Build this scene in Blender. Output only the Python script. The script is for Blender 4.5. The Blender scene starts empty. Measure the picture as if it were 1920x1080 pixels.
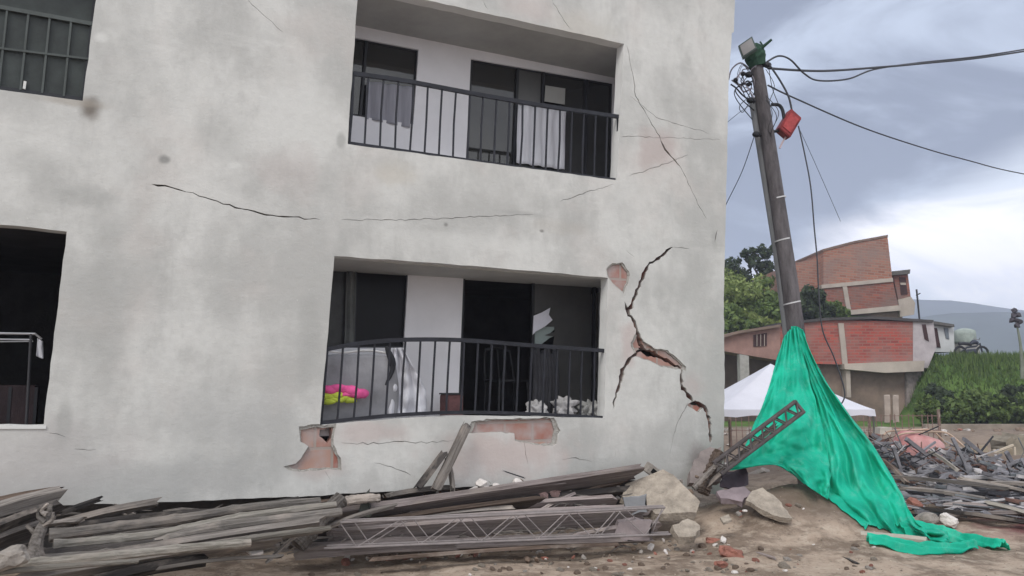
import bpy, bmesh, math, random
from mathutils import Vector, Matrix, Euler, noise
from mathutils.geometry import delaunay_2d_cdt
R = random.Random(7)
S = bpy.context.scene
COL = S.collection
rad = math.radians

# ------------------------------------------------------------------ camera
FPX, PITCH, CAM = 1500.0, math.atan(180 / 1500.0), Vector((0, 0, 1.6))
cd = bpy.data.cameras.new('camera'); cam = bpy.data.objects.new('camera', cd); COL.objects.link(cam)
cd.sensor_width = 36; cd.lens = 36 * FPX / 1920; cd.clip_start = 0.05; cd.clip_end = 6000
cam.location = CAM; cam.rotation_euler = (rad(90) + PITCH, 0, 0)
S.camera = cam
S.view_settings.view_transform = 'Standard'; S.view_settings.look = 'None'
S.view_settings.gamma = 1; S.view_settings.exposure = 0.42
try:
    S.cycles.volume_bounces = 1; S.cycles.max_bounces = 8; S.cycles.transparent_max_bounces = 12
except Exception: pass

# ------------------------------------------------------------------ world
def sky():
    w = bpy.data.worlds.new('World'); S.world = w; w.use_nodes = True
    n, l = w.node_tree.nodes, w.node_tree.links
    n.clear()
    def N(t, **k):
        a = n.new(t)
        for q, v in k.items(): setattr(a, q, v)
        return a
    out = N('ShaderNodeOutputWorld'); bg = N('ShaderNodeBackground'); bg.inputs[1].default_value = 0.1
    l.new(bg.outputs[0], out.inputs[0])
    sk = N('ShaderNodeTexSky', sky_type='NISHITA'); sk.sun_disc = False
    sk.sun_elevation = rad(48); sk.sun_rotation = rad(205)
    tc = N('ShaderNodeTexCoord'); sep = N('ShaderNodeSeparateXYZ'); l.new(tc.outputs['Generated'], sep.inputs[0])
    def M(op, a, b=None, c=None):
        m = N('ShaderNodeMath', operation=op)
        for i, v in enumerate((a, b, c)):
            if v is None: continue
            if isinstance(v, (int, float)): m.inputs[i].default_value = v
            else: l.new(v, m.inputs[i])
        return m.outputs[0]
    def noi(scale, sc, det=6, rough=.55, dist=0.0, loc=(0, 0, 0)):
        mp = N('ShaderNodeMapping'); l.new(tc.outputs['Generated'], mp.inputs[0]); mp.inputs['Scale'].default_value = sc
        mp.inputs['Location'].default_value = loc
        t = N('ShaderNodeTexNoise'); l.new(mp.outputs[0], t.inputs['Vector']); t.inputs['Scale'].default_value = scale
        t.inputs['Detail'].default_value = det; t.inputs['Roughness'].default_value = rough
        t.inputs['Distortion'].default_value = dist
        return t.outputs[0]
    def mr(v, a, b, c=0., d=1.):
        m = N('ShaderNodeMapRange', interpolation_type='SMOOTHSTEP'); l.new(v, m.inputs[0])
        for i, q in enumerate((a, b, c, d)): m.inputs[i + 1].default_value = q
        return m.outputs[0]
    def mix(f, a, b):
        m = N('ShaderNodeMix', data_type='RGBA')
        if isinstance(f, (int, float)): m.inputs[0].default_value = f
        else: l.new(f, m.inputs[0])
        for i, v in ((6, a), (7, b)):
            if isinstance(v, tuple): m.inputs[i].default_value = (*[q * 10 for q in v], 1)
            else: l.new(v, m.inputs[i])
        return m.outputs[2]
    x, y, z = sep.outputs
    n1 = noi(3.2, (1, 1, 2.2), 10, .58, .5)
    n2 = noi(2.4, (1, 1, 3.0), 9, .56, .7, (3, 1, 4))
    # height above a slanting cloud base that runs up to the right
    h = M('SUBTRACT', z, M('MULTIPLY_ADD', M('SUBTRACT', x, .336), .51, .150))
    h = M('ADD', h, M('MULTIPLY', M('SUBTRACT', n1, .5), .10))
    deck = mr(h, -.03, .03)
    dark = mr(M('ADD', n2, M('MULTIPLY', z, .45)), .46, .64)
    low = mix(mr(n1, .42, .62), (1.25, 1.22, 1.27), (.74, .80, .90))
    high = mix(dark, (.50, .565, .69), (.225, .257, .34))
    c = mix(deck, low, high)
    behind = mr(y, -.25, .45)            # unseen sky behind the camera, raised in brightness to light the facade
    c = mix(behind, mix(mr(n1, .4, .6), (1.15, 1.17, 1.2), (.8, .83, .9)), c)
    top = mr(z, .55, .9)
    c = mix(top, c, (.80, .84, .92))
    c = mix(.94, sk.outputs[0], c)
    l.new(c, bg.inputs[0])
sky()
sd = bpy.data.lights.new('sun', 'SUN'); sun = bpy.data.objects.new('sun', sd); COL.objects.link(sun)
sd.energy = 1.4; sd.angle = rad(25); sd.color = (1, .96, .9)
az, el = rad(205), rad(48)
sun.rotation_euler = Vector((-math.sin(az) * math.cos(el), -math.cos(az) * math.cos(el), -math.sin(el))).to_track_quat('-Z', 'Y').to_euler()

# ------------------------------------------------------------------ pixel -> point on a given real plane
def ray(px, py):
    x, yv = (px - 960) / FPX, (540 - py) / FPX
    return Vector((x, math.cos(PITCH) - math.sin(PITCH) * yv, math.sin(PITCH) + math.cos(PITCH) * yv))
def pt(px, py, Y):
    r = ray(px, py); return CAM + r * (Y / r.y)
ORI = pt(600, 795, 7.6); ORI.z = 0
FRA = Matrix.Translation(ORI) @ Matrix.Rotation(math.atan2(1, 2), 4, 'Z'); FIN = FRA.inverted()
def F(px, py, off=0.0):                        # house frame: x along facade, y into the house, z up
    o = FIN @ CAM; d = FIN.to_3x3() @ ray(px, py)
    t = (off - o.y) / d.y; return o + d * t
def gz(px, py, z=0.0):
    r = ray(px, py); return CAM + r * ((z - CAM.z) / r.z)

# ------------------------------------------------------------------ terrain
def sm(a, b, t):
    t = max(0, min(1, (t - a) / (b - a))); return t * t * (3 - 2 * t)
def G(x, y, cx, cy, sx, sy, h): return h * math.exp(-((x - cx) / sx) ** 2 - ((y - cy) / sy) ** 2)
def T(x, y, rough=True):
    z = 0.0
    z += G(x, y, -4.6, 6.2, 2.6, 1.2, .16)
    z += G(x, y, 3.0, 9.2, .95, .9, .42) + G(x, y, 3.9, 9.6, .6, .7, .18)
    z += G(x, y, 7.6, 12.6, 3.4, 1.6, .52)
    z -= 1.25 * sm(13.5, 16, y) * (1 - sm(23, 27, y)) * sm(2.5, 4.5, x)
    z -= .25 * sm(27, 33, y)
    bank = sm(35.5, 39.5, y) * sm(19.5, 21.6, x + (y - 36) * .1); z += 3.05 * bank
    z += 5.9 * sm(43, 48.5, y) * (1 - sm(21.5, 26, x)) * (1 - bank * .5) * sm(5, 9, x)
    z += 5 * sm(50, 70, y) * (1 - sm(16, 26, x)) * sm(5, 9, x)
    z -= 45 * sm(52, 200, y) * sm(14, 30, x * 50 / max(y, 1) + 0)
    if rough:
        k = 1 / (1 + .02 * y)
        z += .05 * noise.noise(Vector((x * .8, y * .8, 0))) + .03 * noise.noise(Vector((x * 2.6, y * 2.6, 3))) * k
        z += .012 * noise.noise(Vector((x * 9, y * 9, 7)))
        if 8 < y < 20 and x > 2: z += .05 * noise.noise(Vector((x * 3, y * 3, 9)))
    return z

# ------------------------------------------------------------------ materials
MATS = {}
def srgb(r, g, b):
    f = lambda c: (c / 255 / 12.92) if c / 255 <= .04045 else ((c / 255 + .055) / 1.055) ** 2.4
    return (f(r), f(g), f(b))
def mat(name, col, rough=.85, var=.25, scale=3.0, stretch=(1, 1, 1), bump=.2, bscale=40, col2=None, metal=0, trans=0, spec=.3, emis=None):
    if name in MATS: return MATS[name]
    m = bpy.data.materials.new(name); m.use_nodes = True; MATS[name] = m
    n, l = m.node_tree.nodes, m.node_tree.links; b = n['Principled BSDF']
    b.inputs['Roughness'].default_value = rough; b.inputs['Metallic'].default_value = metal
    b.inputs['Specular IOR Level'].default_value = spec
    tc = n.new('ShaderNodeTexCoord'); mp = n.new('ShaderNodeMapping'); mp.inputs['Scale'].default_value = stretch
    l.new(tc.outputs['Object'], mp.inputs[0])
    t = n.new('ShaderNodeTexNoise'); t.inputs['Scale'].default_value = scale; t.inputs['Detail'].default_value = 8; t.inputs['Roughness'].default_value = .65
    l.new(mp.outputs[0], t.inputs['Vector'])
    r = n.new('ShaderNodeValToRGB'); r.color_ramp.elements[0].position = .32; r.color_ramp.elements[1].position = .68
    c2 = col2 or tuple(min(1, c * (1 + var)) for c in col); c1 = tuple(c * (1 - var) for c in col)
    r.color_ramp.elements[0].color = (*c1, 1); r.color_ramp.elements[1].color = (*c2, 1)
    l.new(t.outputs[0], r.inputs[0]); l.new(r.outputs[0], b.inputs['Base Color'])
    if bump:
        t2 = n.new('ShaderNodeTexNoise'); t2.inputs['Scale'].default_value = bscale; t2.inputs['Detail'].default_value = 6
        l.new(mp.outputs[0], t2.inputs['Vector'])
        bp = n.new('ShaderNodeBump'); bp.inputs['Strength'].default_value = bump; bp.inputs['Distance'].default_value = .02
        l.new(t2.outputs[0], bp.inputs['Height']); l.new(bp.outputs[0], b.inputs['Normal'])
    if trans:
        tr = n.new('ShaderNodeBsdfTranslucent'); l.new(r.outputs[0], tr.inputs[0])
        mx = n.new('ShaderNodeMixShader'); mx.inputs[0].default_value = trans
        l.new(b.outputs[0], mx.inputs[1]); l.new(tr.outputs[0], mx.inputs[2]); l.new(mx.outputs[0], n['Material Output'].inputs[0])
    return m

def woody(name, dark_, light_, grain=9.0):
    m = bpy.data.materials.new(name); m.use_nodes = True; MATS[name] = m
    n, l = m.node_tree.nodes, m.node_tree.links; b = n['Principled BSDF']; b.inputs['Roughness'].default_value = .9; b.inputs['Specular IOR Level'].default_value = .2
    oi = n.new('ShaderNodeObjectInfo'); tc = n.new('ShaderNodeTexCoord'); ad = n.new('ShaderNodeVectorMath'); ad.operation = 'ADD'; sc = n.new('ShaderNodeMath'); sc.operation = 'MULTIPLY'; sc.inputs[1].default_value = 37; l.new(oi.outputs['Random'], sc.inputs[0]); l.new(tc.outputs['Object'], ad.inputs[0]); l.new(sc.outputs[0], ad.inputs[1])
    def noi(st, s_, d, rg):
        mp = n.new('ShaderNodeMapping'); mp.inputs['Scale'].default_value = st; l.new(ad.outputs[0], mp.inputs[0]); t = n.new('ShaderNodeTexNoise'); t.inputs['Scale'].default_value = s_; t.inputs['Detail'].default_value = d; t.inputs['Roughness'].default_value = rg; l.new(mp.outputs[0], t.inputs['Vector']); return t.outputs[0]
    def mr(v, a, b_, c, d):
        q = n.new('ShaderNodeMapRange'); l.new(v, q.inputs[0])
        for i, k in enumerate((a, b_, c, d)): q.inputs[i + 1].default_value = k
        return q.outputs[0]
    g = noi((.35, 9, 9), grain * .55, 8, .75); pa = noi((1, 2, 2), 2.2, 5, .6)
    r = n.new('ShaderNodeValToRGB'); e = r.color_ramp.elements; e[0].position = .34; e[0].color = (*dark_, 1); e[1].position = .66; e[1].color = (*light_, 1); l.new(g, r.inputs[0])
    mx = n.new('ShaderNodeMix'); mx.data_type = 'RGBA'; mx.inputs[7].default_value = (.36, .31, .27, 1); l.new(mr(pa, .52, .66, 0, .6), mx.inputs[0]); l.new(r.outputs[0], mx.inputs[6])
    hs = n.new('ShaderNodeHueSaturation'); l.new(mx.outputs[2], hs.inputs['Color']); l.new(mr(oi.outputs['Random'], 0, 1, .55, 1.4), hs.inputs['Value']); l.new(hs.outputs[0], b.inputs['Base Color'])
    bp = n.new('ShaderNodeBump'); bp.inputs['Strength'].default_value = .9; bp.inputs['Distance'].default_value = .012; l.new(g, bp.inputs['Height']); l.new(bp.outputs[0], b.inputs['Normal']); return m

def brick(name, c1, c2, mortar, scale=1.0, bw=.30, bh=.10, dirt=(.25, .22, .2), ms=.012, rot=0.0, dk=.45, ns=.9):
    if name in MATS: return MATS[name]
    m = bpy.data.materials.new(name); m.use_nodes = True; MATS[name] = m
    n, l = m.node_tree.nodes, m.node_tree.links; b = n['Principled BSDF']; b.inputs['Roughness'].default_value = .9
    tc = n.new('ShaderNodeTexCoord'); sp = n.new('ShaderNodeSeparateXYZ'); cb = n.new('ShaderNodeCombineXYZ')
    l.new(tc.outputs['Object'], sp.inputs[0])
    ad = n.new('ShaderNodeMath'); ad.operation = 'ADD'; l.new(sp.outputs[0], ad.inputs[0]); l.new(sp.outputs[1], ad.inputs[1])
    l.new(ad.outputs[0], cb.inputs[0]); l.new(sp.outputs[2], cb.inputs[1])
    mp = n.new('ShaderNodeMapping'); mp.inputs['Rotation'].default_value = (0, 0, rot); l.new(cb.outputs[0], mp.inputs[0])
    br = n.new('ShaderNodeTexBrick'); l.new(mp.outputs[0], br.inputs['Vector'])
    br.inputs['Scale'].default_value = scale; br.inputs['Brick Width'].default_value = bw; br.inputs['Row Height'].default_value = bh
    br.inputs['Mortar Size'].default_value = ms; br.inputs['Color1'].default_value = (*c1, 1); br.inputs['Color2'].default_value = (*c2, 1)
    br.inputs['Mortar'].default_value = (*mortar, 1); br.inputs['Bias'].default_value = -.1
    t = n.new('ShaderNodeTexNoise'); t.inputs['Scale'].default_value = ns; t.inputs['Detail'].default_value = 8; l.new(tc.outputs['Object'], t.inputs['Vector'])
    r = n.new('ShaderNodeValToRGB'); r.color_ramp.elements[0].position = .38; r.color_ramp.elements[1].position = .66
    l.new(t.outputs[0], r.inputs[0])
    mx = n.new('ShaderNodeMix'); mx.data_type = 'RGBA'; mx.inputs[7].default_value = (*dirt, 1)
    ml = n.new('ShaderNodeMath'); ml.operation = 'MULTIPLY'; ml.inputs[1].default_value = dk
    l.new(r.outputs[0], ml.inputs[0]); l.new(ml.outputs[0], mx.inputs[0]); l.new(br.outputs[0], mx.inputs[6])
    l.new(mx.outputs[2], b.inputs['Base Color'])
    bp = n.new('ShaderNodeBump'); bp.inputs['Strength'].default_value = .5; bp.inputs['Distance'].default_value = .02
    l.new(br.outputs[1], bp.inputs['Height']); bp.invert = True; l.new(bp.outputs[0], b.inputs['Normal'])
    return m

def plaster(name, base, blobs, seed=0.0, amount=.16):
    m = bpy.data.materials.new(name); m.use_nodes = True; MATS[name] = m
    n, l = m.node_tree.nodes, m.node_tree.links; b = n['Principled BSDF']; b.inputs['Roughness'].default_value = .92; b.inputs['Specular IOR Level'].default_value = .2
    tc = n.new('ShaderNodeTexCoord')
    def noi(s, d, off, st=(1, 1, 1), rg=.55):
        mp = n.new('ShaderNodeMapping'); mp.inputs['Location'].default_value = (off, seed, 0); mp.inputs['Scale'].default_value = st
        l.new(tc.outputs['Object'], mp.inputs[0])
        t = n.new('ShaderNodeTexNoise'); t.inputs['Scale'].default_value = s; t.inputs['Detail'].default_value = d; t.inputs['Roughness'].default_value = rg
        l.new(mp.outputs[0], t.inputs['Vector']); return t.outputs[0]
    def mr(v, a, b_, c, d):
        q = n.new('ShaderNodeMapRange'); q.interpolation_type = 'SMOOTHSTEP'; l.new(v, q.inputs[0])
        for i, k in enumerate((a, b_, c, d)): q.inputs[i + 1].default_value = k
        return q.outputs[0]
    def mix(f, a, bb, mode='MIX'):
        q = n.new('ShaderNodeMix'); q.data_type = 'RGBA'; q.blend_type = mode
        l.new(f, q.inputs[0]) if not isinstance(f, float) else setattr(q.inputs[0], 'default_value', f)
        for i, v in ((6, a), (7, bb)):
            if isinstance(v, tuple): q.inputs[i].default_value = (*v, 1)
            else: l.new(v, q.inputs[i])
        return q.outputs[2]
    d1 = tuple(c * (1 - amount) for c in base); l1 = tuple(c * (1 + amount * .75) for c in base)
    c = mix(mr(noi(.8, 7, 2.0, (1, 1, .8), .6), .40, .60, 0, 1), d1, l1)
    c = mix(mr(noi(1.4, 8, 9.0, (1, 1, .7), .62), .52, .64, 0, .55), c, tuple(q * (1 - amount * 1.3) for q in base))
    c = mix(mr(noi(2.4, 9, 17., (1, 1, .4), .68), .54, .66, 0, .35), c, tuple(q * (1 - amount * 1.5) for q in base))
    c = mix(mr(noi(1.1, 3, 31.0), .5, .7, 0, .35), c, tuple(q * k for q, k in zip(base, (1.06, .97, .95))))
    c = mix(mr(noi(14, 5, 5.0), .3, .7, 0, .16), c, tuple(q * .72 for q in base))
    c = mix(mr(noi(3.2, 9, 61., (1, 1, .18), .75), .54, .72, 0, .38), c, tuple(q * .70 for q in base))
    c = mix(mr(noi(2.4, 8, 71., (.35, 1, 1.6), .7), .54, .70, 0, .30), c, tuple(min(1, q * 1.22) for q in base))
    c = mix(mr(noi(60, 4, 81.0, (1, 1, 1), .7), .60, .72, 0, .5), c, tuple(q * .55 for q in base))
    c = mix(mr(noi(38, 3, 91.0, (1, 1, 1), .6), .64, .74, 0, .4), c, tuple(min(1, q * 1.35) for q in base))
    wob = noi(3.5, 4, 40.)
    for (p, rx, rz, colr, a) in blobs:
        mp = n.new('ShaderNodeMapping'); mp.inputs['Location'].default_value = (-p[0] / rx, 0, -p[2] / rz); mp.inputs['Scale'].default_value = (1 / rx, 0, 1 / rz)
        l.new(tc.outputs['Object'], mp.inputs[0])
        ln = n.new('ShaderNodeVectorMath'); ln.operation = 'LENGTH'; l.new(mp.outputs[0], ln.inputs[0])
        ad = n.new('ShaderNodeMath'); ad.operation = 'MULTIPLY_ADD'; l.new(wob, ad.inputs[0]); ad.inputs[1].default_value = 1.6; l.new(ln.outputs['Value'], ad.inputs[2])
        c = mix(mr(ad.outputs[0], 1.1, 2.0, a, 0), c, colr)
    l.new(c, b.inputs['Base Color'])
    bp = n.new('ShaderNodeBump'); bp.inputs['Strength'].default_value = .32; bp.inputs['Distance'].default_value = .03
    l.new(noi(5, 9, 1.0, (.8, 1, 1), .66), bp.inputs['Height']); l.new(bp.outputs[0], b.inputs['Normal'])
    return m

def glass(name, tint, refl=.12, thru=.5):
    m = bpy.data.materials.new(name); m.use_nodes = True; n, l = m.node_tree.nodes, m.node_tree.links
    n.remove(n['Principled BSDF']); tr = n.new('ShaderNodeBsdfTransparent'); tr.inputs[0].default_value = (*[c * thru for c in tint], 1)
    g = n.new('ShaderNodeBsdfGlossy'); g.inputs['Roughness'].default_value = .04; g.inputs[0].default_value = (.9, .9, .9, 1)
    df = n.new('ShaderNodeBsdfDiffuse'); df.inputs[0].default_value = (*[c * .12 for c in tint], 1)
    m1 = n.new('ShaderNodeMixShader'); m1.inputs[0].default_value = .35; l.new(tr.outputs[0], m1.inputs[1]); l.new(df.outputs[0], m1.inputs[2])
    fr = n.new('ShaderNodeFresnel'); fr.inputs[0].default_value = 1.5
    m2 = n.new('ShaderNodeMixShader'); ml = n.new('ShaderNodeMath'); ml.operation = 'MULTIPLY_ADD'; ml.inputs[1].default_value = 1; ml.inputs[2].default_value = refl - .04
    l.new(fr.outputs[0], ml.inputs[0]); l.new(ml.outputs[0], m2.inputs[0]); l.new(m1.outputs[0], m2.inputs[1]); l.new(g.outputs[0], m2.inputs[2])
    l.new(m2.outputs[0], n['Material Output'].inputs[0]); MATS[name] = m; return m

# ------------------------------------------------------------------ object helpers
def obj(name, bm, m, parent=None, label=None, cat=None, group=None, kind=None, smooth=False, mw=None):
    me = bpy.data.meshes.new(name); bmesh.ops.recalc_face_normals(bm, faces=bm.faces) if kind != 'keep' else None
    bm.to_mesh(me); bm.free()
    for q in (m if isinstance(m, (list, tuple)) else [m]): me.materials.append(q)
    if smooth:
        for p in me.polygons: p.use_smooth = True
    o = bpy.data.objects.new(name, me); COL.objects.link(o)
    if mw is not None: o.matrix_world = mw
    if parent: o.parent = parent
    tag(o, label, cat, group, kind); return o
def tag(o, label=None, cat=None, group=None, kind=None):
    if label: o['label'] = label
    if cat: o['category'] = cat
    if group: o['group'] = group
    if kind and kind != 'keep': o['kind'] = kind
def thing(name, label, cat, loc=(0, 0, 0), group=None, mw=None):
    o = bpy.data.objects.new(name, None); COL.objects.link(o); o.empty_display_size = .2
    if mw is not None: o.matrix_world = mw
    else: o.location = loc
    tag(o, label, cat, group); return o
def box(bm, a, b):
    x0, y0, z0 = a; x1, y1, z1 = b
    v = [bm.verts.new(p) for p in ((x0, y0, z0), (x1, y0, z0), (x1, y1, z0), (x0, y1, z0), (x0, y0, z1), (x1, y0, z1), (x1, y1, z1), (x0, y1, z1))]
    for f in ((0, 3, 2, 1), (4, 5, 6, 7), (0, 1, 5, 4), (1, 2, 6, 5), (2, 3, 7, 6), (3, 0, 4, 7)): bm.faces.new([v[i] for i in f])
def prism(bm, pts, dv):
    a = [bm.verts.new(p) for p in pts]; b = [bm.verts.new(Vector(p) + Vector(dv)) for p in pts]
    bm.faces.new(a); bm.faces.new(b[::-1]); k = len(a)
    for i in range(k): bm.faces.new((a[i], b[i], b[(i + 1) % k], a[(i + 1) % k]))
def tube(bm, pts, r, seg=8, rough=0.0, cap=True):
    pts = [Vector(p) for p in pts]; rs = r if isinstance(r, (list, tuple)) else [r] * len(pts)
    rings = []; u = None
    for i, p in enumerate(pts):
        d = (pts[min(i + 1, len(pts) - 1)] - pts[max(i - 1, 0)]).normalized()
        if u is None:
            u = d.orthogonal().normalized()
        u = (u - d * u.dot(d)).normalized(); w = d.cross(u)
        rings.append([bm.verts.new(p + (u * math.cos(2 * math.pi * k / seg) + w * math.sin(2 * math.pi * k / seg)) * rs[i] * (1 + rough * R.uniform(-1, 1))) for k in range(seg)])
    for a, b in zip(rings, rings[1:]):
        for k in range(seg): bm.faces.new((a[k], a[(k + 1) % seg], b[(k + 1) % seg], b[k]))
    if cap: bm.faces.new(rings[0][::-1]); bm.faces.new(rings[-1])
def curve(pts, n=8):
    pts = [Vector(p) for p in pts]; out = []
    for i in range(len(pts) - 1):
        p0 = pts[max(i - 1, 0)]; p1 = pts[i]; p2 = pts[i + 1]; p3 = pts[min(i + 2, len(pts) - 1)]
        for k in range(n):
            t = k / n
            out.append(.5 * ((2 * p1) + (p2 - p0) * t + (2 * p0 - 5 * p1 + 4 * p2 - p3) * t * t + (3 * p1 - p0 - 3 * p2 + p3) * t ** 3))
    out.append(pts[-1]); return out
def inpoly(x, y, poly):
    c = False; j = len(poly) - 1
    for i in range(len(poly)):
        xi, yi = poly[i]; xj, yj = poly[j]
        if (yi > y) != (yj > y) and x < (xj - xi) * (y - yi) / (yj - yi + 1e-12) + xi: c = not c
        j = i
    return c
def sheet(bm, outer, holes, y0, y1, sidemat=None, midx=0):
    """flat wall with holes in the house frame, from y0 to y1; sidemat(x,z)->material index of the cut faces"""
    vs, es = [], []
    for poly in [outer] + holes:
        b = len(vs); vs += [Vector((p[0], p[1])) for p in poly]; k = len(poly)
        es += [(b + i, b + (i + 1) % k) for i in range(k)]
    ov, oe, of, *_ = delaunay_2d_cdt(vs, es, [], 0, 1e-5)
    keep = []
    for f in of:
        c = (ov[f[0]] + ov[f[1]] + ov[f[2]]) / 3
        if inpoly(c.x, c.y, outer) and not any(inpoly(c.x, c.y, h) for h in holes): keep.append(f)
    fr = {}; bk = {}; ed = {}
    for f in keep:
        for i in f:
            if i not in fr: fr[i] = bm.verts.new((ov[i].x, y0, ov[i].y)); bk[i] = bm.verts.new((ov[i].x, y1, ov[i].y))
        a = bm.faces.new([fr[i] for i in f]); b = bm.faces.new([bk[i] for i in reversed(f)]); a.material_index = midx; b.material_index = midx
        for i in range(3):
            e = (f[i], f[(i + 1) % 3]); k = tuple(sorted(e)); ed[k] = None if k in ed else e
    for e in ed.values():
        if e is None: continue
        q = bm.faces.new((fr[e[0]], bk[e[0]], bk[e[1]], fr[e[1]]))
        if sidemat:
            m = (ov[e[0]] + ov[e[1]]) / 2; q.material_index = sidemat(m.x, m.y)
def jag(poly, step, amp, rnd=R):
    out = []; k = len(poly)
    for i in range(k):
        a = Vector(poly[i]); b = Vector(poly[(i + 1) % k]); n = max(1, int((b - a).length / step))
        for j in range(n):
            t = j / n; p = a.lerp(b, t)
            out.append((p.x + rnd.uniform(-amp, amp), p.y + rnd.uniform(-amp, amp)) if j else (p.x, p.y))
    return out
def P2(px, py, off=0.0): v = F(px, py, off); return (v.x, v.z)
def crackpoly(pts, step=.05, amp=.012):
    """pts: (px,py,width_px) -> closed polygon in the facade plane"""
    c = [(Vector(P2(a, b)), w * .0052) for a, b, w in pts]
    L = []
    for (p, w), (q, v) in zip(c, c[1:]):
        n = max(1, int((q - p).length / step))
        for j in range(n): L.append((p.lerp(q, j / n), w + (v - w) * j / n))
    L.append(c[-1]); lo, hi = [], []
    for i, (p, w) in enumerate(L):
        d = (L[min(i + 1, len(L) - 1)][0] - L[max(i - 1, 0)][0]).normalized(); nn = Vector((-d.y, d.x))
        s = nn * R.uniform(-amp, amp) if 0 < i < len(L) - 1 else Vector((0, 0)); ww = w * R.uniform(.6, 1.3) * .5 if 0 < i < len(L) - 1 else .0008
        lo.append(tuple(p + s + nn * ww)); hi.append(tuple(p + s - nn * ww))
    return lo + hi[::-1]

# plain materials
concrete = mat('grey concrete', (.30, .29, .27), .9, .2, 4)
conc_d = mat('dark concrete', (.10, .095, .09), .95, .3, 4)
black = mat('black painted metal', (.018, .019, .023), .5, .2, 8, bump=.05)
railm = mat('charcoal painted railing', (.017, .018, .024), .55, .35, 9, bump=.1)
dark = mat('room plaster darkened for shade', (.045, .043, .042), .9, .3, 3)  # near black: the unlit look of the rooms is put into the wall colour
white = mat('white painted plaster', (.66, .655, .68), .85, .06, 2, bump=.08, bscale=15)
wood_g = woody('weathered grey timber', (.07, .06, .052), (.27, .245, .225))
wood_p = woody('cement stained timber', (.15, .12, .11), (.44, .38, .365))
wood_b = woody('brown timber', (.05, .034, .026), (.20, .15, .12))
wood_d = woody('dark damp timber', (.018, .016, .015), (.09, .08, .075))
cane = woody('grey dry cane pole', (.07, .062, .055), (.25, .23, .21))
cane_p = woody('pale dry cane pole', (.13, .12, .10), (.34, .315, .28))
steel = mat('dusty steel', (.24, .23, .235), .6, .25, 10, metal=.2, bump=.1)
soilm = None
# ------------------------------------------------------------------ ground sheet
def ground():
    def axis(lo, hi, c, fine):
        v = [0.0]; s = fine
        while v[-1] < hi - c:
            v.append(v[-1] + s); s = fine if v[-1] < 6 else s * 1.045
        w = [0.0]; s = fine
        while w[-1] > lo - c:
            w.append(w[-1] - s); s = fine if w[-1] > -7 else s * 1.045
        return [c + q for q in reversed(w[1:])] + [c + q for q in v]
    xs = axis(-740, 1500, 2.0, .07); ys = axis(-35, 915, 8.5, .07)
    bm = bmesh.new(); g = [[bm.verts.new((x, y, T(x, y))) for x in xs] for y in ys]
    for j in range(len(ys) - 1):
        for i in range(len(xs) - 1): bm.faces.new((g[j][i], g[j][i + 1], g[j + 1][i + 1], g[j + 1][i]))
    m = bpy.data.materials.new('dirt ground'); m.use_nodes = True; n, l = m.node_tree.nodes, m.node_tree.links; b = n['Principled BSDF']; b.inputs['Roughness'].default_value = .95
    b.inputs['Specular IOR Level'].default_value = .15
    geo = n.new('ShaderNodeNewGeometry'); sp = n.new('ShaderNodeSeparateXYZ'); l.new(geo.outputs['Position'], sp.inputs[0])
    def noi(s, d, rg=.6):
        t = n.new('ShaderNodeTexNoise'); t.inputs['Scale'].default_value = s; t.inputs['Detail'].default_value = d; t.inputs['Roughness'].default_value = rg
        l.new(geo.outputs['Position'], t.inputs['Vector']); return t.outputs[0]
    def mr(v, a, b_, c=0., d=1.):
        q = n.new('ShaderNodeMapRange'); q.interpolation_type = 'SMOOTHSTEP'; l.new(v, q.inputs[0])
        for i, k in enumerate((a, b_, c, d)): q.inputs[i + 1].default_value = k
        return q.outputs[0]
    def mix(f, a, bb):
        q = n.new('ShaderNodeMix'); q.data_type = 'RGBA'; l.new(f, q.inputs[0])
        for i, v in ((6, a), (7, bb)):
            if isinstance(v, tuple): q.inputs[i].default_value = (*v, 1)
            else: l.new(v, q.inputs[i])
        return q.outputs[2]
    def mul(a, b_):
        q = n.new('ShaderNodeMath'); q.operation = 'MULTIPLY'; l.new(a, q.inputs[0]); l.new(b_, q.inputs[1]); return q.outputs[0]
    c = mix(mr(noi(1.6, 6), .42, .56), (.41, .325, .255), (.21, .16, .122))
    c = mix(mr(noi(7, 8, .7), .45, .7, 0, .75), c, (.50, .42, .34))
    c = mix(mr(noi(22, 6, .7), .52, .72, 0, .7), c, (.11, .085, .068))
    # heaps of earth are browner than the trodden ground
    c = mix(mr(sp.outputs[2], .12, .32, 0, .8), c, (.165, .125, .097))
    c = mix(mr(sp.outputs[1], 10.5, 13.5, 0, .8), c, (.185, .145, .115))
    # reddish brick dust by the scrap heap
    rd = mul(mul(mr(sp.outputs[0], 4.6, 5.6), mr(sp.outputs[1], 8.3, 8.9)), mr(sp.outputs[1], 10.4, 9.6))
    c = mix(mul(rd, mr(noi(2.5, 5), .35, .6)), c, (.19, .09, .085))
    far = mr(sp.outputs[1], 34.5, 36.2)
    gr = mix(mr(noi(.7, 6), .4, .6), (.065, .12, .03), (.10, .165, .04))
    c = mix(mul(far, mr(noi(.9, 5), .2, .4)), c, gr)
    l.new(c, b.inputs['Base Color'])
    bp = n.new('ShaderNodeBump'); bp.inputs['Strength'].default_value = .8; bp.inputs['Distance'].default_value = .03
    l.new(noi(18, 9, .75), bp.inputs['Height']); l.new(bp.outputs[0], b.inputs['Normal'])
    obj('ground', bm, m, kind='structure', smooth=True); return m
gmat = ground()

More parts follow.
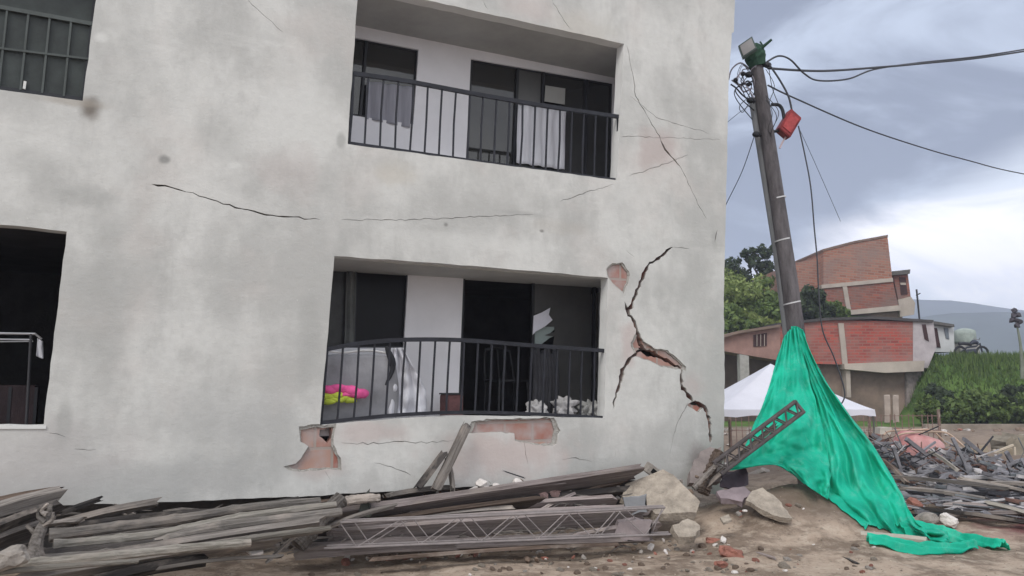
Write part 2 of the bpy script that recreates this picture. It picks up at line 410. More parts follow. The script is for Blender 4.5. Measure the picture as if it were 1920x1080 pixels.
# ------------------------------------------------------------------ the cracked house
D = .95
up = dict(tl=F(672, -28), tr=F(1170, 82), br=F(1157, 338), bl=F(652, 270))
lo = dict(tl=F(627, 480), tr=F(1140, 521), br=F(1133, 784), bl=F(600, 795))
def quad(*p): return [P2(*q) for q in p]
o_up = quad((672, -28), (1170, 82), (1157, 338), (652, 270))
o_lo = [P2(*q) for q in ((627, 480), (800, 492), (1000, 508), (1140, 521), (1133, 784), (1000, 781), (870, 779), (740, 785), (600, 797))]
tl = F(-330, 380); o_l1 = quad((-330, 386), (125, 434), (82, 797), (-330, 797))
o_l2 = quad((-330, -150), (185, -40), (155, 189), (-330, 123))
OPEN = [jag(o_up, .12, .004), jag(o_lo, .12, .004), jag(o_l1, .12, .004), jag(o_l2, .12, .004)]
deep = [[(1262, 463, 4), (1240, 480, 6), (1215, 497, 5), (1207, 515, 9), (1195, 545, 8), (1180, 580, 8), (1177, 595, 3)],
        [(1171, 565, 3), (1180, 590, 7), (1192, 610, 6), (1203, 640, 9), (1212, 662, 5)],
        [(1208, 652, 5), (1185, 670, 7), (1167, 695, 8), (1160, 725, 8), (1152, 750, 5), (1149, 768, 2)],
        [(1200, 652, 8), (1215, 660, 14), (1240, 668, 8), (1278, 690, 5), (1277, 722, 8), (1300, 755, 7), (1322, 762, 7), (1331, 790, 9), (1332, 832, 7)]]
hair = [[(1262, 463, 2), (1292, 466, 1.5)], [(1290, 755, 3), (1272, 790, 2.5), (1262, 815, 1), (1256, 850, 1)],
        [(284, 345, 7), (296, 347, 5), (350, 358, 1.6), (430, 385, 3.2), (510, 404, 4), (600, 412, 1.4)],
        [(640, 412, 1.5), (760, 412, 2), (1000, 402, 1.5)], [(465, 0, 1.5), (500, 32, 1.6), (530, 60, 1)], [(1035, 0, 2), (1052, 30, 2), (1070, 55, 1)],
        [(905, 0, 1.5), (915, 18, 1)], [(1175, 85, 3), (1183, 120, 2), (1192, 180, 3), (1215, 220, 2), (1236, 255, 3), (1248, 280, 7), (1280, 320, 2), (1305, 375, 1.6), (1325, 410, 1.5)],
        [(1182, 180, 1.4), (1230, 220, 2), (1330, 250, 1)], [(1165, 255, 2), (1250, 258, 1.4), (1350, 262, 1)], [(1180, 330, 1.6), (1235, 312, 2.4), (1290, 290, 1.6)],
        [(1050, 378, 1.6), (1100, 360, 2), (1150, 345, 1)], [(640, 830, 1), (690, 832, 2), (760, 828, 2.4), (800, 830, 1.4), (850, 826, 1.2)], [(1345, 430, 3), (1340, 455, 5)],
        [(700, 868, 1), (735, 875, 1.6), (770, 891, 2)], [(92, 812, 1), (122, 819, 1.4)], [(140, 842, 2), (180, 843, 1)], [(610, 884, 2), (618, 898, 1)],
        [(1055, 862, 1), (1080, 858, 2.4), (1110, 866, 1)], [(1154, 845, 3), (1153, 856, 2)], [(980, 822, 1), (990, 870, 1.6)], [(1175, 470, 1), (1190, 482, 1)]]
spall = [[(1139, 505), (1150, 496), (1166, 495), (1178, 510), (1177, 530), (1169, 547), (1160, 538), (1150, 530), (1142, 518)],
         [(565, 806), (585, 802), (607, 803), (626, 800), (622, 836), (634, 858), (635, 878), (583, 878), (578, 880), (555, 880), (537, 872), (560, 866), (572, 850), (580, 838), (566, 830)],
         [(893, 792), (935, 788), (1000, 786), (1033, 785), (1041, 808), (1037, 830), (1015, 833), (975, 826), (966, 823), (965, 812), (930, 810), (885, 812)],
         [(1188, 645), (1196, 628), (1206, 640), (1228, 655), (1250, 658), (1282, 686), (1280, 692), (1236, 684), (1216, 674), (1196, 668)],
         [(1290, 760), (1304, 752), (1316, 765), (1310, 772)]]
deepP = [crackpoly([(a, b, w * 1.25) for a, b, w in c], .035, .012) for c in deep]; hairP = [crackpoly([(a, b, w * .8) for a, b, w in c], .05, .010) for c in hair]
holeP = jag([P2(*p) for p in ((601, 806), (623, 802), (624, 822), (616, 832), (606, 822), (600, 818))], .03, .006)
hairP = hairP
spallP = [jag([P2(*p) for p in s], .04, .009) for s in spall]
outer = [P2(*q) for q in ((1357, 930), (1357, 830), (1359, 700), (1357, 560), (1361, 400), (1366, 160), (1372, 62), (1376, 60), (1378, 0))]
xr = outer[-1][0]; XL = -6.6; ZT = 8.6
bot = [P2(*q) for q in ((0, 950), (140, 947), (330, 941), (580, 930), (820, 916), (1000, 905), (1200, 900))]
outer = outer + [(xr + .01, ZT), (XL, ZT), (XL, .55)] + bot
outer = jag(outer, .1, .006)

def near_open(x, z):
    for o in OPEN:
        k = len(o)
        for i in range(k):
            a = Vector(o[i]); b = Vector(o[(i + 1) % k]); ab = b - a; L = ab.length_squared
            if L < 1e-12: continue
            t = max(0, min(1, (Vector((x, z)) - a).dot(ab) / L))
            if (a + ab * t - Vector((x, z))).length < .004: return True
    return False
def bl(px, py, r, rz, col, a): p = F(px, py); return (p, r, rz, col, a)
base = (.512, .509, .487)
pink = (.46, .385, .365); grey = (.33, .33, .315); wht = (.60, .60, .575)
blobs = [bl(170, 205, .09, .12, (.15, .13, .11), .9), bl(130, 190, .35, .05, (.33, .30, .26), .6), bl(310, 300, .06, .05, (.22, .22, .21), .8),
         bl(150, 370, .28, .13, grey, .55), bl(60, 310, .25, .2, grey, .35), bl(200, 560, .22, .9, grey, .35), bl(560, 230, .4, .5, wht, .4), bl(410, 250, .3, .3, grey, .3),
         bl(540, 320, .35, .3, pink, .25), bl(190, 70, .07, .05, wht, .8), bl(440, 310, .07, .04, wht, .6), bl(640, 262, .05, .1, grey, .7), bl(1230, 280, .38, .3, pink, .75),
         bl(990, 15, .35, .2, pink, .4), bl(950, 850, .9, .28, (.50, .43, .405), .85), bl(690, 810, .5, .12, pink, .6), bl(600, 880, .3, .12, (.42, .34, .32), .6), bl(1150, 880, .5, .15, grey, .4),
         bl(1310, 860, .22, .18, (.26, .23, .22), .8), bl(1235, 550, .12, .1, grey, .4), bl(900, 455, 1.2, .12, wht, .45), bl(1230, 240, .3, .8, grey, .2), bl(740, 325, .3, .15, (.50, .47, .41), .5),
         bl(1180, 640, .14, .28, pink, .7), bl(1300, 720, .18, .18, pink, .45), bl(1160, 520, .12, .14, pink, .8), bl(980, 400, .3, .04, grey, .5), bl(836, 421, .035, .03, (.2, .2, .19), .8), bl(1016, 433, .03, .02, (.2, .2, .19), .8),
         bl(1100, 60, .5, .3, (.44, .42, .37), .45), bl(300, 900, 1.5, .2, (.37, .37, .36), .6), bl(60, 860, .8, .35, (.40, .375, .365), .5), bl(640, 470, .08, .3, grey, .4), bl(580, 640, .12, .5, grey, .35),
         bl(1050, 425, .4, .1, (.40, .37, .33), .3), bl(1340, 450, .06, .14, grey, .5), bl(440, 780, .8, .3, (.42, .42, .41), .4), bl(120, 790, .06, .2, grey, .5)]
plm = plaster('mottled cement render', base, blobs, 0.0, .165)
bare = brick('bare clay block', srgb(150, 100, 88), srgb(166, 138, 126), srgb(150, 138, 130), 1, .33, .20, (.36, .30, .285), .014, 0, 1.0, 5)
rim = mat('smooth white opening edge', (.60, .60, .585), .85, .06, 3, bump=.1)
house = thing('cracked_house', 'grey rendered concrete house with railed balconies and a big forked crack beside the lower balcony', 'house', mw=FRA)
def grow(p, k):
    c = Vector((0, 0))
    for q in p: c += Vector(q) / len(p)
    return [tuple(c + (Vector(q) - c) * k * R.uniform(.97, 1.05)) for q in p]
underm = mat('rough grey undercoat', (.34, .325, .30), .95, .25, 8, bump=.9, bscale=40)
fine = [crackpoly([(a, b, w * .62) for a, b, w in c], .05, .010) for c in hair if max(q[2] for q in c) < 2.9]
wide = [crackpoly([(a, b, w * .75) for a, b, w in c], .05, .010) for c in hair if max(q[2] for q in c) >= 2.9]
bm = bmesh.new(); sheet(bm, outer, OPEN + deepP + fine + wide + [grow(p, 1.12) for p in spallP], 0, .016, lambda x, z: 1 if near_open(x, z) else 0)
obj('render_coat', bm, [plm, rim], house)
bm = bmesh.new(); sheet(bm, outer, OPEN + deepP + wide + spallP, .0165, .034, lambda x, z: 1 if near_open(x, z) else 0)
obj('undercoat', bm, [underm, rim], house)
bm = bmesh.new(); sheet(bm, outer, OPEN + deepP + wide + [holeP], .0345, .15, lambda x, z: 1 if near_open(x, z) else 0)
obj('block_wall', bm, [bare, rim], house)
# outer shell: sides, back, roof, floor slabs
XR = outer[0][0]; DEEP = 6.0
bm = bmesh.new()
box(bm, (XR - .25, .152, .55), (XR - .004, DEEP, ZT - .01)); box(bm, (XL + .004, .152, .55), (XL + .25, DEEP, ZT - .01))
box(bm, (XL + .004, DEEP + .002, .55), (XR - .004, DEEP + .2, ZT - .01))
obj('outer_wall', bm, plm, house)
bm = bmesh.new(); box(bm, (XL + .26, .153, .56), (XR - .26, DEEP - .01, .72)); obj('floor_slab', bm, conc_d, house)
bm = bmesh.new(); box(bm, (XL - .2, -.25, ZT + .002), (XR + .2, DEEP + .4, ZT + .16)); obj('roof', bm, concrete, house)
bm = bmesh.new(); box(bm, (XL + .3, .75, -.4), (XR - .3, .95, .555)); box(bm, (XR - .6, .2, -.4), (XR - .302, .745, .555)); obj('foundation', bm, conc_d, house)
# party walls of the dark rooms (they shut light out between rooms)
zf1 = (lo['bl'].z + lo['br'].z) / 2; zf2 = (up['bl'].z + up['br'].z) / 2
zc1 = (lo['tl'].z + lo['tr'].z) / 2; zc2 = (up['tl'].z + up['tr'].z) / 2
XB = lo['bl'].x - .05
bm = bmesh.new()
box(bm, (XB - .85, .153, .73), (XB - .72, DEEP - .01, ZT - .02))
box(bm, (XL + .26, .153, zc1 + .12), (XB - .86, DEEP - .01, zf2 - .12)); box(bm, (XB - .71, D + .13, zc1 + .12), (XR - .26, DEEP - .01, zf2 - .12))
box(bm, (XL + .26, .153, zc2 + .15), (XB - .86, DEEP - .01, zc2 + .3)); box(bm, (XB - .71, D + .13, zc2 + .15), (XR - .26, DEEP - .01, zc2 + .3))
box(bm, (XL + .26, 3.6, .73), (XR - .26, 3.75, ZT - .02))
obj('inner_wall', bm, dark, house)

def recess(o, front, holes, rpx_top, rpx_bot, ceil_m):
    """balcony niche behind one facade opening"""
    zf = (front['bl'].z + front['br'].z) / 2; zc = (front['tl'].z + front['tr'].z) / 2
    bt, bb = F(*rpx_top, D), F(*rpx_bot, D)
    xl_t, xl_b = front['tl'].x - .02, front['bl'].x - .02
    bm = bmesh.new()       # ceiling
    prism(bm, [(xl_t - .1, .151, front['tl'].z + .002), (xl_t - .1, D + .1, zc + .01), (bt.x + .25, D + .1, zc + .01), (front['tr'].x + .03, .151, front['tr'].z + .002)], (0, 0, .14)); obj('balcony_ceiling', bm, ceil_m, house)
    bm = bmesh.new()       # floor
    prism(bm, [(xl_b - .1, .151, front['bl'].z - .002), (xl_b - .1, D + .1, zf - .01), (bb.x + .25, D + .1, zf - .01), (front['br'].x + .03, .151, front['br'].z - .002)], (0, 0, -.12)); obj('balcony_floor', bm, mat('pale tile floor', (.50, .49, .50), .6, .15, 4), house)
    bm = bmesh.new()       # cheeks
    prism(bm, [(front['tr'].x + .003, .151, front['tr'].z), (bt.x, D - .001, zc), (bb.x, D - .001, zf), (front['br'].x + .003, .151, front['br'].z)], (.12, 0, 0)); obj('side_wall', bm, white, house)
    bm = bmesh.new()
    prism(bm, [(xl_t, .151, front['tl'].z), (xl_t, D - .001, zc), (xl_b, D - .001, zf), (xl_b, .151, front['bl'].z)], (-.12, 0, 0)); obj('side_wall', bm, white, house)
    bm = bmesh.new()       # back wall
    out = [(xl_b - .6, zf - .12), (bb.x + .4, zf - .12), (bt.x + .4, zc + .16), (xl_t - .6, zc + .16)]
    sheet(bm, out, [[P2(*p, D) for p in h] for h in holes], D, D + .12); obj('back_wall', bm, white, house)
    return zf, zc
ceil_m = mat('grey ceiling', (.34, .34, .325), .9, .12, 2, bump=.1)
w_up = [(655, 68), (785, 93), (775, 233), (645, 214)]; d_up = [(883, 110), (1150, 156), (1147, 345), (874, 310)]
w_lo = [(600, 492), (766, 505), (757, 652), (598, 652)]; d_lo = [(869, 516), (1132, 534), (1131, 800), (858, 790)]
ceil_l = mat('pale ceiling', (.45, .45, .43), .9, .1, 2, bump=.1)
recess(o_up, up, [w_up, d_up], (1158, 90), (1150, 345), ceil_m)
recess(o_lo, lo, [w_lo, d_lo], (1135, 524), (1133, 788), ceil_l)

def bar(bm, a, b, w, d):
    """flat bar in the house frame between two facade-frame points, w wide, d deep"""
    a, b = Vector(a), Vector(b); t = (b - a).normalized(); s = t.cross(Vector((0, 1, 0))).normalized() * (w / 2); q = Vector((0, d, 0))
    prism(bm, [a - s, b - s, b + s, a + s], q)
def frame(name, pts, off, w, d, m, parent, splits=(), lab=None):
    p = [F(*q, off) for q in pts]; bm = bmesh.new(); k = len(p)
    for i in range(k): bar(bm, p[i], p[(i + 1) % k], w, d + .002 * (i % 2))
    for (a, b) in splits: bar(bm, F(*a, off - .006), F(*b, off - .006), w * .7, d)
    return obj(name, bm, m, parent, lab)
def pane(name, pts, off, m, parent, th=.006):
    bm = bmesh.new(); prism(bm, [F(*q, off) for q in pts], (0, th, 0)); return obj(name, bm, m, parent)
gl_dark = glass('smoky door glass', (.5, .5, .48), .06, .35)
gl_grey = mat('dusty grey glass', (.060, .060, .058), .35, .25, 2, bump=0, spec=.6)
gl_dk = mat('black glass', (.006, .006, .007), .3, .2, 3, bump=0, spec=.12)
curt = mat('grey lavender curtain cloth', (.30, .30, .34), .95, .15, 3, (6, 1, .5), .2, trans=.15)
curtw = mat('pale curtain cloth', (.62, .62, .66), .95, .15, 3, (6, 1, .5), .2, trans=.1)
O = D + .03
# upper window
f = frame('window', w_up, O, .04, .05, black, house, [((688, 78), (676, 218))]); pane('pane', w_up, O + .03, gl_dark, f)
def cloth(name, tl_, tr_, br_, bl_, off, m, parent, waves=5, amp=.02, **kw):
    bm = bmesh.new(); nx, nz = 40, 14; a, b, c, d = (F(*q, off) for q in (tl_, tr_, br_, bl_)); g = []
    for j in range(nz + 1):
        row = []
        for i in range(nx + 1):
            u, v = i / nx, j / nz; p = (a.lerp(b, u)).lerp(d.lerp(c, u), v)
            p = p + Vector((0, amp * math.sin(u * waves * 6.28 + .5 * math.sin(v * 5)) + .3 * amp * noise.noise(Vector((u * 9, v * 4, off))), 0)); row.append(bm.verts.new(p))
        g.append(row)
    for j in range(nz):
        for i in range(nx): bm.faces.new((g[j][i], g[j][i + 1], g[j + 1][i + 1], g[j + 1][i]))
    o = obj(name, bm, m, parent, smooth=True, **kw); md = o.modifiers.new('s', 'SOLIDIFY'); md.thickness = .004
    return o
def cloth_thing(name, label, cat, *a, **k):
    o = cloth(name, *a, None, **k); o.matrix_world = FRA; tag(o, label, cat); return o
cloth_thing('curtain', 'short lavender grey curtain in the upper balcony window', 'curtain', (688, 152), (775, 164), (768, 240), (684, 222), O - .035, curt, waves=3, amp=.012)
# upper door
f = frame('sliding_door', d_up, O, .045, .05, black, house, [((972, 126), (964, 320)), ((1020, 134), (1014, 330)), ((1101, 147), (1098, 338))])
pane('pane', [(885, 113), (972, 127), (964, 318), (878, 306)], O + .03, gl_dark, f); pane('pane', [(1021, 136), (1148, 157), (1145, 340), (1014, 326)], O + .036, gl_dark, f)
pane('pane', [(974, 128), (1019, 136), (1013, 325), (966, 318)], O + .033, gl_grey, f)
cloth_thing('curtain', 'pale wavy panel standing for a reflection in the upper balcony sliding door', 'curtain', (972, 196), (1062, 207), (1058, 318), (968, 305), O - .04, curtw, waves=4, amp=.02)  # bright panel stands in for a reflection in the door glass
bm = bmesh.new(); prism(bm, [F(*q, O - .03) for q in ((1023, 160), (1060, 166), (1059, 196), (1021, 190))], (0, .006, 0)); obj('paper_sheet', bm, mat('greyish paper', (.26, .26, .25), .8, .1), label='small grey square paper stuck high on the upper sliding door', cat='paper', mw=FRA)
# lower window and door
f = frame('window', w_lo, O, .04, .05, black, house, [((668, 500), (664, 650))]); pane('pane', [(668, 502), (764, 508), (755, 650), (664, 650)], O + .03, gl_dk, f)
pane('pane', [(602, 496), (667, 501), (663, 650), (600, 650)], O + .036, mat('brownish grey window glass', (.03, .03, .029), .4, .5, 3, bump=0), f)
cloth_thing('curtain', 'narrow grey curtain at the left of the lower balcony window', 'curtain', (650, 505), (668, 507), (664, 648), (645, 648), O - .02, mat('dull grey cloth', (.12, .125, .12), .9, .3), waves=1.5, amp=.015)
f = frame('sliding_door', d_lo, O, .045, .05, black, house, [((1001, 526), (997, 795)), ((1116, 533), (1114, 800))])
def fp(pts): return [F(*q, O + .03) for q in pts]
bm = bmesh.new()
gp = [P2(*q, D) for q in ((1003, 530), (1114, 538), (1112, 790), (998, 790))]
hole = jag([P2(*q, D) for q in ((1001, 590), (1018, 585), (1030, 578), (1030, 590), (1037, 598), (1025, 612), (1044, 612), (1045, 622), (1026, 628), (1044, 630), (1042, 642), (1040, 665), (1044, 690), (1030, 740), (1002, 745))], .05, .004)
sheet(bm, gp, [hole], O + .03, O + .036); obj('broken_pane', bm, gl_grey, f, 'cracked grey glass leaf with a jagged hole')
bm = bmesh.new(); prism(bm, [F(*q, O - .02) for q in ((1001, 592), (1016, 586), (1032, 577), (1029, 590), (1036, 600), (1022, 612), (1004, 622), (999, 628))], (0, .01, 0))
obj('reflection_sheet', bm, mat('white reflection colour', (.72, .72, .80), .4, .1, bump=0), mw=FRA, label='jagged white sheet standing for a reflection in the hole of the lower sliding door', cat='reflection')  # broken white reflection on the glass, put in as a pale sheet
bm = bmesh.new(); prism(bm, [F(*q, O + .05) for q in ((1003, 622), (1024, 612), (1046, 612), (1030, 626), (1044, 628), (1030, 634), (1012, 648), (1002, 650))], (0, .01, 0))
obj('reflection_sheet', bm, mat('greenish reflection colour', (.30, .36, .35), .4, .1, bump=0), mw=FRA, label='jagged greenish grey reflection sheet just below the white one in the lower sliding door', cat='reflection')  # lower, greener part of the same reflection, also a coloured sheet
# left-hand windows
green = mat('dark green grey window sheet', (.028, .034, .032), .45, .35, 4, bump=.1)
f = frame('window', [(-330, -150), (183, -38), (157, 186), (-330, 121)], .11, .035, .035, black, house)
pane('pane', [(-330, -150), (183, -38), (157, 186), (-330, 121)], .135, green, f)
bm = bmesh.new(); gm = mat('grey green glazing bar', (.065, .075, .072), .6, .2)
def line_at(x, t):                # t: 0 top rail .. 1 sill, slanted with the frame
    return F(x, 0, .1)
for k in range(8):
    xt = 180 - k * 40; bar(bm, F(xt - 6, 40 - 8 * k * .9, .105), F(xt - 20 - k * .6, 186 - k * 6, .105), .016, .02)
for (a, b, w) in (((-330, -48), (172, 44), .035), ((-330, 50), (166, 110), .018)): bar(bm, F(*a, .1), F(*b, .1), w, .025)
obj('glazing_bar', bm, gm, f)
bm = bmesh.new(); bar(bm, F(47, 152, .09), F(45, 166, .09), .02, .02); obj('latch', bm, mat('pale latch', (.5, .5, .48), .5), f)
bm = bmesh.new(); prism(bm, [(P2(-330, 797)[0], -.012, F(-330, 797).z - .03), (F(84, 797).x + .01, -.012, F(84, 797).z - .03), (F(84, 797).x + .01, -.012, F(84, 797).z - .004), (F(-330, 797).x, -.012, F(-330, 797).z - .004)], (0, .15, 0)); obj('sill', bm, rim, house)
# clothes rail etc. in the ground floor window
bm = bmesh.new(); y = .55
tube(bm, [F(-200, 622, y), F(66, 626, y), F(78, 636, y)], .011); tube(bm, [F(-200, 634, y), F(60, 637, y)], .008); tube(bm, [F(-200, 643, y + .1), F(62, 640, y + .1)], .006)
r_ = thing('clothes_rail', 'thin silver rail across the dark lower left window', 'clothes rail', mw=FRA); obj('rail', bm, mat('silver tube', (.45, .45, .47), .35, .1, metal=.6, bump=0), r_)
bm = bmesh.new(); tube(bm, [F(58, 626, y), F(44, 900, y)], .012)
obj('post', bm, mat('silver tube dull', (.05, .05, .055), .35, .1, bump=0), r_)
cloth_thing('hanging_cloth', 'small white cloth hanging from the end of the silver rail', 'cloth', (70, 634), (80, 640), (81, 673), (68, 668), .53, curtw, waves=1, amp=.01)
bm = bmesh.new(); box(bm, (F(-260, 700, .9).x, .75, .74), (F(70, 700, .9).x, 1.3, F(40, 722, .9).z)); rr = obj('wardrobe', bm, mat('dull red brown panel', (.03, .018, .02), .7, .4, 6, (3, 1, 1)), mw=FRA, label='dull brown cupboard low inside the dark lower left window', cat='cupboard')
bm = bmesh.new()
for k in range(6):
    x = F(70 - 48 * k, 740, .9).x; box(bm, (x - .012, .742, .78), (x + .012, .7485, F(40, 726, .9).z))
obj('trim', bm, black, rr)

# railings
def railing(lab, top, botm, n, off=.05):
    r = bpy.data.objects.new('balcony_railing', None); COL.objects.link(r); r.parent = house; r['label'] = lab
    tp = curve([F(*q, off) for q in top], 6); bt = curve([F(*q, off) for q in botm], 6)
    def along(c, t):
        L = [(b - a).length for a, b in zip(c, c[1:])]; s = t * sum(L)
        for i, q in enumerate(L):
            if s <= q or i == len(L) - 1: return c[i].lerp(c[i + 1], s / q)
            s -= q
    for nm, c, w in (('top_rail', tp, .042), ('bottom_rail', bt, .034)):
        bm = bmesh.new()
        vs = []
        for p in c:
            vs.append([bm.verts.new(p + Vector(q)) for q in ((0, -.018, -w / 2), (0, .018, -w / 2), (0, .018, w / 2), (0, -.018, w / 2))])
        for a, b in zip(vs, vs[1:]):
            for k in range(4): bm.faces.new((a[k], a[(k + 1) % 4], b[(k + 1) % 4], b[k]))
        bm.faces.new(vs[0]); bm.faces.new(vs[-1][::-1]); obj(nm, bm, railm, r)
    for i in range(n + 1):
        t = i / n; a, b = along(tp, t), along(bt, t); w = .028 if i in (0, n) else .017
        mid = (a + b) / 2 + Vector((R.uniform(-.008, .008), R.uniform(-.006, .006), 0)); bm = bmesh.new()
        a = a + Vector((0, 0, .004)); 
        for p, q in ((a, mid), (mid, b)): bar(bm, p - Vector((0, w / 2, 0)), q - Vector((0, w / 2, 0)), w, w)
        obj('post' if i in (0, n) else 'bar', bm, railm, r)
railing('straight charcoal railing of the upper balcony', [(662, 138), (760, 152), (900, 178), (1030, 200), (1160, 219)], [(654, 269), (760, 284), (900, 304), (1030, 322), (1157, 338)], 20)
railing('bowed charcoal railing of the lower balcony', [(613, 655), (680, 643), (760, 637), (870, 638), (1000, 648), (1137, 658)], [(601, 793), (680, 784), (760, 777), (870, 773), (1000, 776), (1134, 783)], 20)

# things on the lower balcony
LZ = zf1
def soft(name, label, cat, c, sx, sy, sz, m, amp=.25, fr=3.0, seed=0, sub=4, kind=None, group=None, parent=None):
    bm = bmesh.new(); bmesh.ops.create_icosphere(bm, subdivisions=sub, radius=1)
    for v in bm.verts:
        p = v.co.copy(); p = Vector([math.copysign(abs(q) ** .75, q) for q in p]); k = 1 + amp * noise.noise(p * fr + Vector((seed, 0, 0))); v.co = Vector((p.x * sx * k, p.y * sy * k, p.z * sz * k))
    o = obj(name, bm, m, parent, label, cat, group, smooth=True)
    o.matrix_world = FRA @ Matrix.Translation(c); return o
a = F(668, 652, .42); bq = F(668, 800, .42)
bm = bmesh.new()
mt = mat('grey mattress cloth', (.27, .27, .285), .9, .25, 3, (1, 1, 1), .3, 12)
nx, nz = 30, 20; g = []
for j in range(nz + 1):
    row = []
    for i in range(nx + 1):
        u, v = i / nx, j / nz; px = 596 + u * 142 + 10 * math.sin(v * 3.1) * u; pyt = 664 - 9 * math.sin(u * 3.14) * 0 + (6 if u < .1 else 0) + 14 * (u - .4) ** 2; py = pyt + (806 - pyt) * v
        row.append(bm.verts.new(F(px, py, .36 - .07 * math.sin(v * 3.1) * math.sin(u * 3.1) + .02 * noise.noise(Vector((u * 4, v * 4, 0))))))
    g.append(row)
for j in range(nz):
    for i in range(nx): bm.faces.new((g[j][i], g[j][i + 1], g[j + 1][i + 1], g[j + 1][i]))
o = obj('mattress', bm, mt, label='grey mattress propped upright behind the left of the lower railing', cat='mattress', mw=FRA, smooth=True)
md = o.modifiers.new('s', 'SOLIDIFY'); md.thickness = .14; md.offset = 1 if True else -1
bm = bmesh.new(); tube(bm, curve([F(605, 655, .36), F(640, 661, .36), (F(690, 657, .36)), F(735, 664, .36)], 6), .012, 8); o = obj('piping', bm, mat('white piping', (.6, .6, .6), .8)); o.parent = bpy.data.objects['mattress']; o.matrix_parent_inverse = Matrix()
# white crumpled sheet
bm = bmesh.new(); g = []; nx, nz = 36, 26
for j in range(nz + 1):
    row = []
    for i in range(nx + 1):
        u, v = i / nx, j / nz; wdt = 22 + 48 * min(1, v * 1.6); px = 737 + (u - .12) * wdt; py = 652 + v * 128
        row.append(bm.verts.new(F(px, py, .46 + .06 * noise.noise(Vector((u * 5, v * 6, 2))) + .035 * math.sin(u * 16 + v * 4) - .1 * v)))
    g.append(row)
for j in range(nz):
    for i in range(nx): bm.faces.new((g[j][i], g[j][i + 1], g[j + 1][i + 1], g[j + 1][i]))
o = obj('bed_sheet', bm, curtw, label='white crumpled sheet hanging beside the grey mattress on the lower balcony', cat='sheet', mw=FRA, smooth=True); md = o.modifiers.new('s', 'SOLIDIFY'); md.thickness = .006
bm = bmesh.new(); tube(bm, curve([F(724, 650, .33), F(736, 680, .33), F(734, 700, .33), F(722, 722, .33)], 6), [.012, .02, .028, .034, .036, .038, .036, .034, .03, .028, .026, .024, .022, .02, .018, .016, .014, .012, .01], 8)
obj('dark_strap', bm, black, label='dark curved strap between the grey mattress and the white sheet', cat='strap', mw=FRA)
# toys / cushions
pk = mat('hot pink plush', (.75, .11, .32), .9, .15, 8); yg = mat('yellow green plush', (.42, .50, .06), .9, .2, 8)
def clump(name, label, pxs, m, r, sq=.6):
    bm = bmesh.new()
    for (px, py) in pxs:
        c = F(px, py, .19); mt_ = Matrix.Translation(c) @ Matrix.Diagonal((1.3, .7, sq, 1)); bmesh.ops.create_icosphere(bm, subdivisions=2, radius=r * R.uniform(.8, 1.15), matrix=mt_)
    for v in bm.verts: v.co += Vector([noise.noise(v.co * 14 + Vector((k * 7, 0, 0))) for k in range(3)]) * .02
    return obj(name, bm, m, label=label, cat='cushion', mw=FRA, smooth=True)
clump('pink_cushion', 'hot pink ruffled cushion behind the left end of the lower railing', [(620, 731), (632, 728), (645, 731), (658, 733), (668, 739), (676, 737), (650, 740)], pk, .062, .7)
clump('yellow_cushion', 'yellow green ruffled cushion just under the hot pink one', [(614, 744), (624, 748), (636, 749), (648, 748), (657, 751), (630, 741), (616, 752)], yg, .058, .6)
bm = bmesh.new(); q0, q1 = F(834, 740, .6), F(862, 774, .6); box(bm, (q0.x, .5, LZ + .002), (q1.x, .75, q0.z)); bmesh.ops.bevel(bm, geom=bm.edges[:], offset=.008, segments=2, affect='EDGES')
cr = obj('crate', bm, mat('dark red wood', (.10, .045, .045), .7, .4, 8), label='dark red box at the foot of the white wall on the lower balcony', cat='box', mw=FRA)
bm = bmesh.new(); box(bm, (q0.x - .006, .494, q0.z + .001), (q1.x + .006, .756, q0.z + .018)); obj('lid', bm, black, cr)
for k, (px, py, r_, a_, lb_) in enumerate(((1003, 772, .10, .3, 'pale crumpled cloth on the lower balcony floor, left one of three behind the railing'), (1058, 768, .12, .3, 'pale crumpled cloth on the lower balcony floor, middle one of three behind the railing'), (1108, 776, .10, .25, 'pale crumpled cloth on the lower balcony floor, right one of three behind the railing'))):
    c_ = F(px, py, .6); soft('crumpled_cloth', lb_, 'cloth', Vector((c_.x, .55 + .05 * k, LZ + r_ * .75)), r_, r_ * .8, r_ * .85, mat('soiled white cloth', (.42, .41, .41), .9, .3, 6) if k < 2 else mat('grey rag', (.36, .36, .35), .9, .3), .9, 2.2, k * 5)
bm = bmesh.new(); b0_ = F(1000, 770, .82).x; b1_ = F(1046, 770, .82).x
for k in range(7):
    x_ = b0_ + (b1_ - b0_) * (k + .5) / 7; tube(bm, curve([(x_, .84 + .02 * (k % 2), LZ + .02), (x_ + .01, .82, LZ + .45), (x_ - .01, .84, LZ + .78 + .05 * math.sin(k * 2.1))], 4), .036, 8)
obj('dark_coat', bm, mat('dark coat cloth', (.035, .035, .04), .9, .4), label='dark clothes hanging in front of the broken pane of the lower door', cat='coat', mw=FRA, smooth=True)
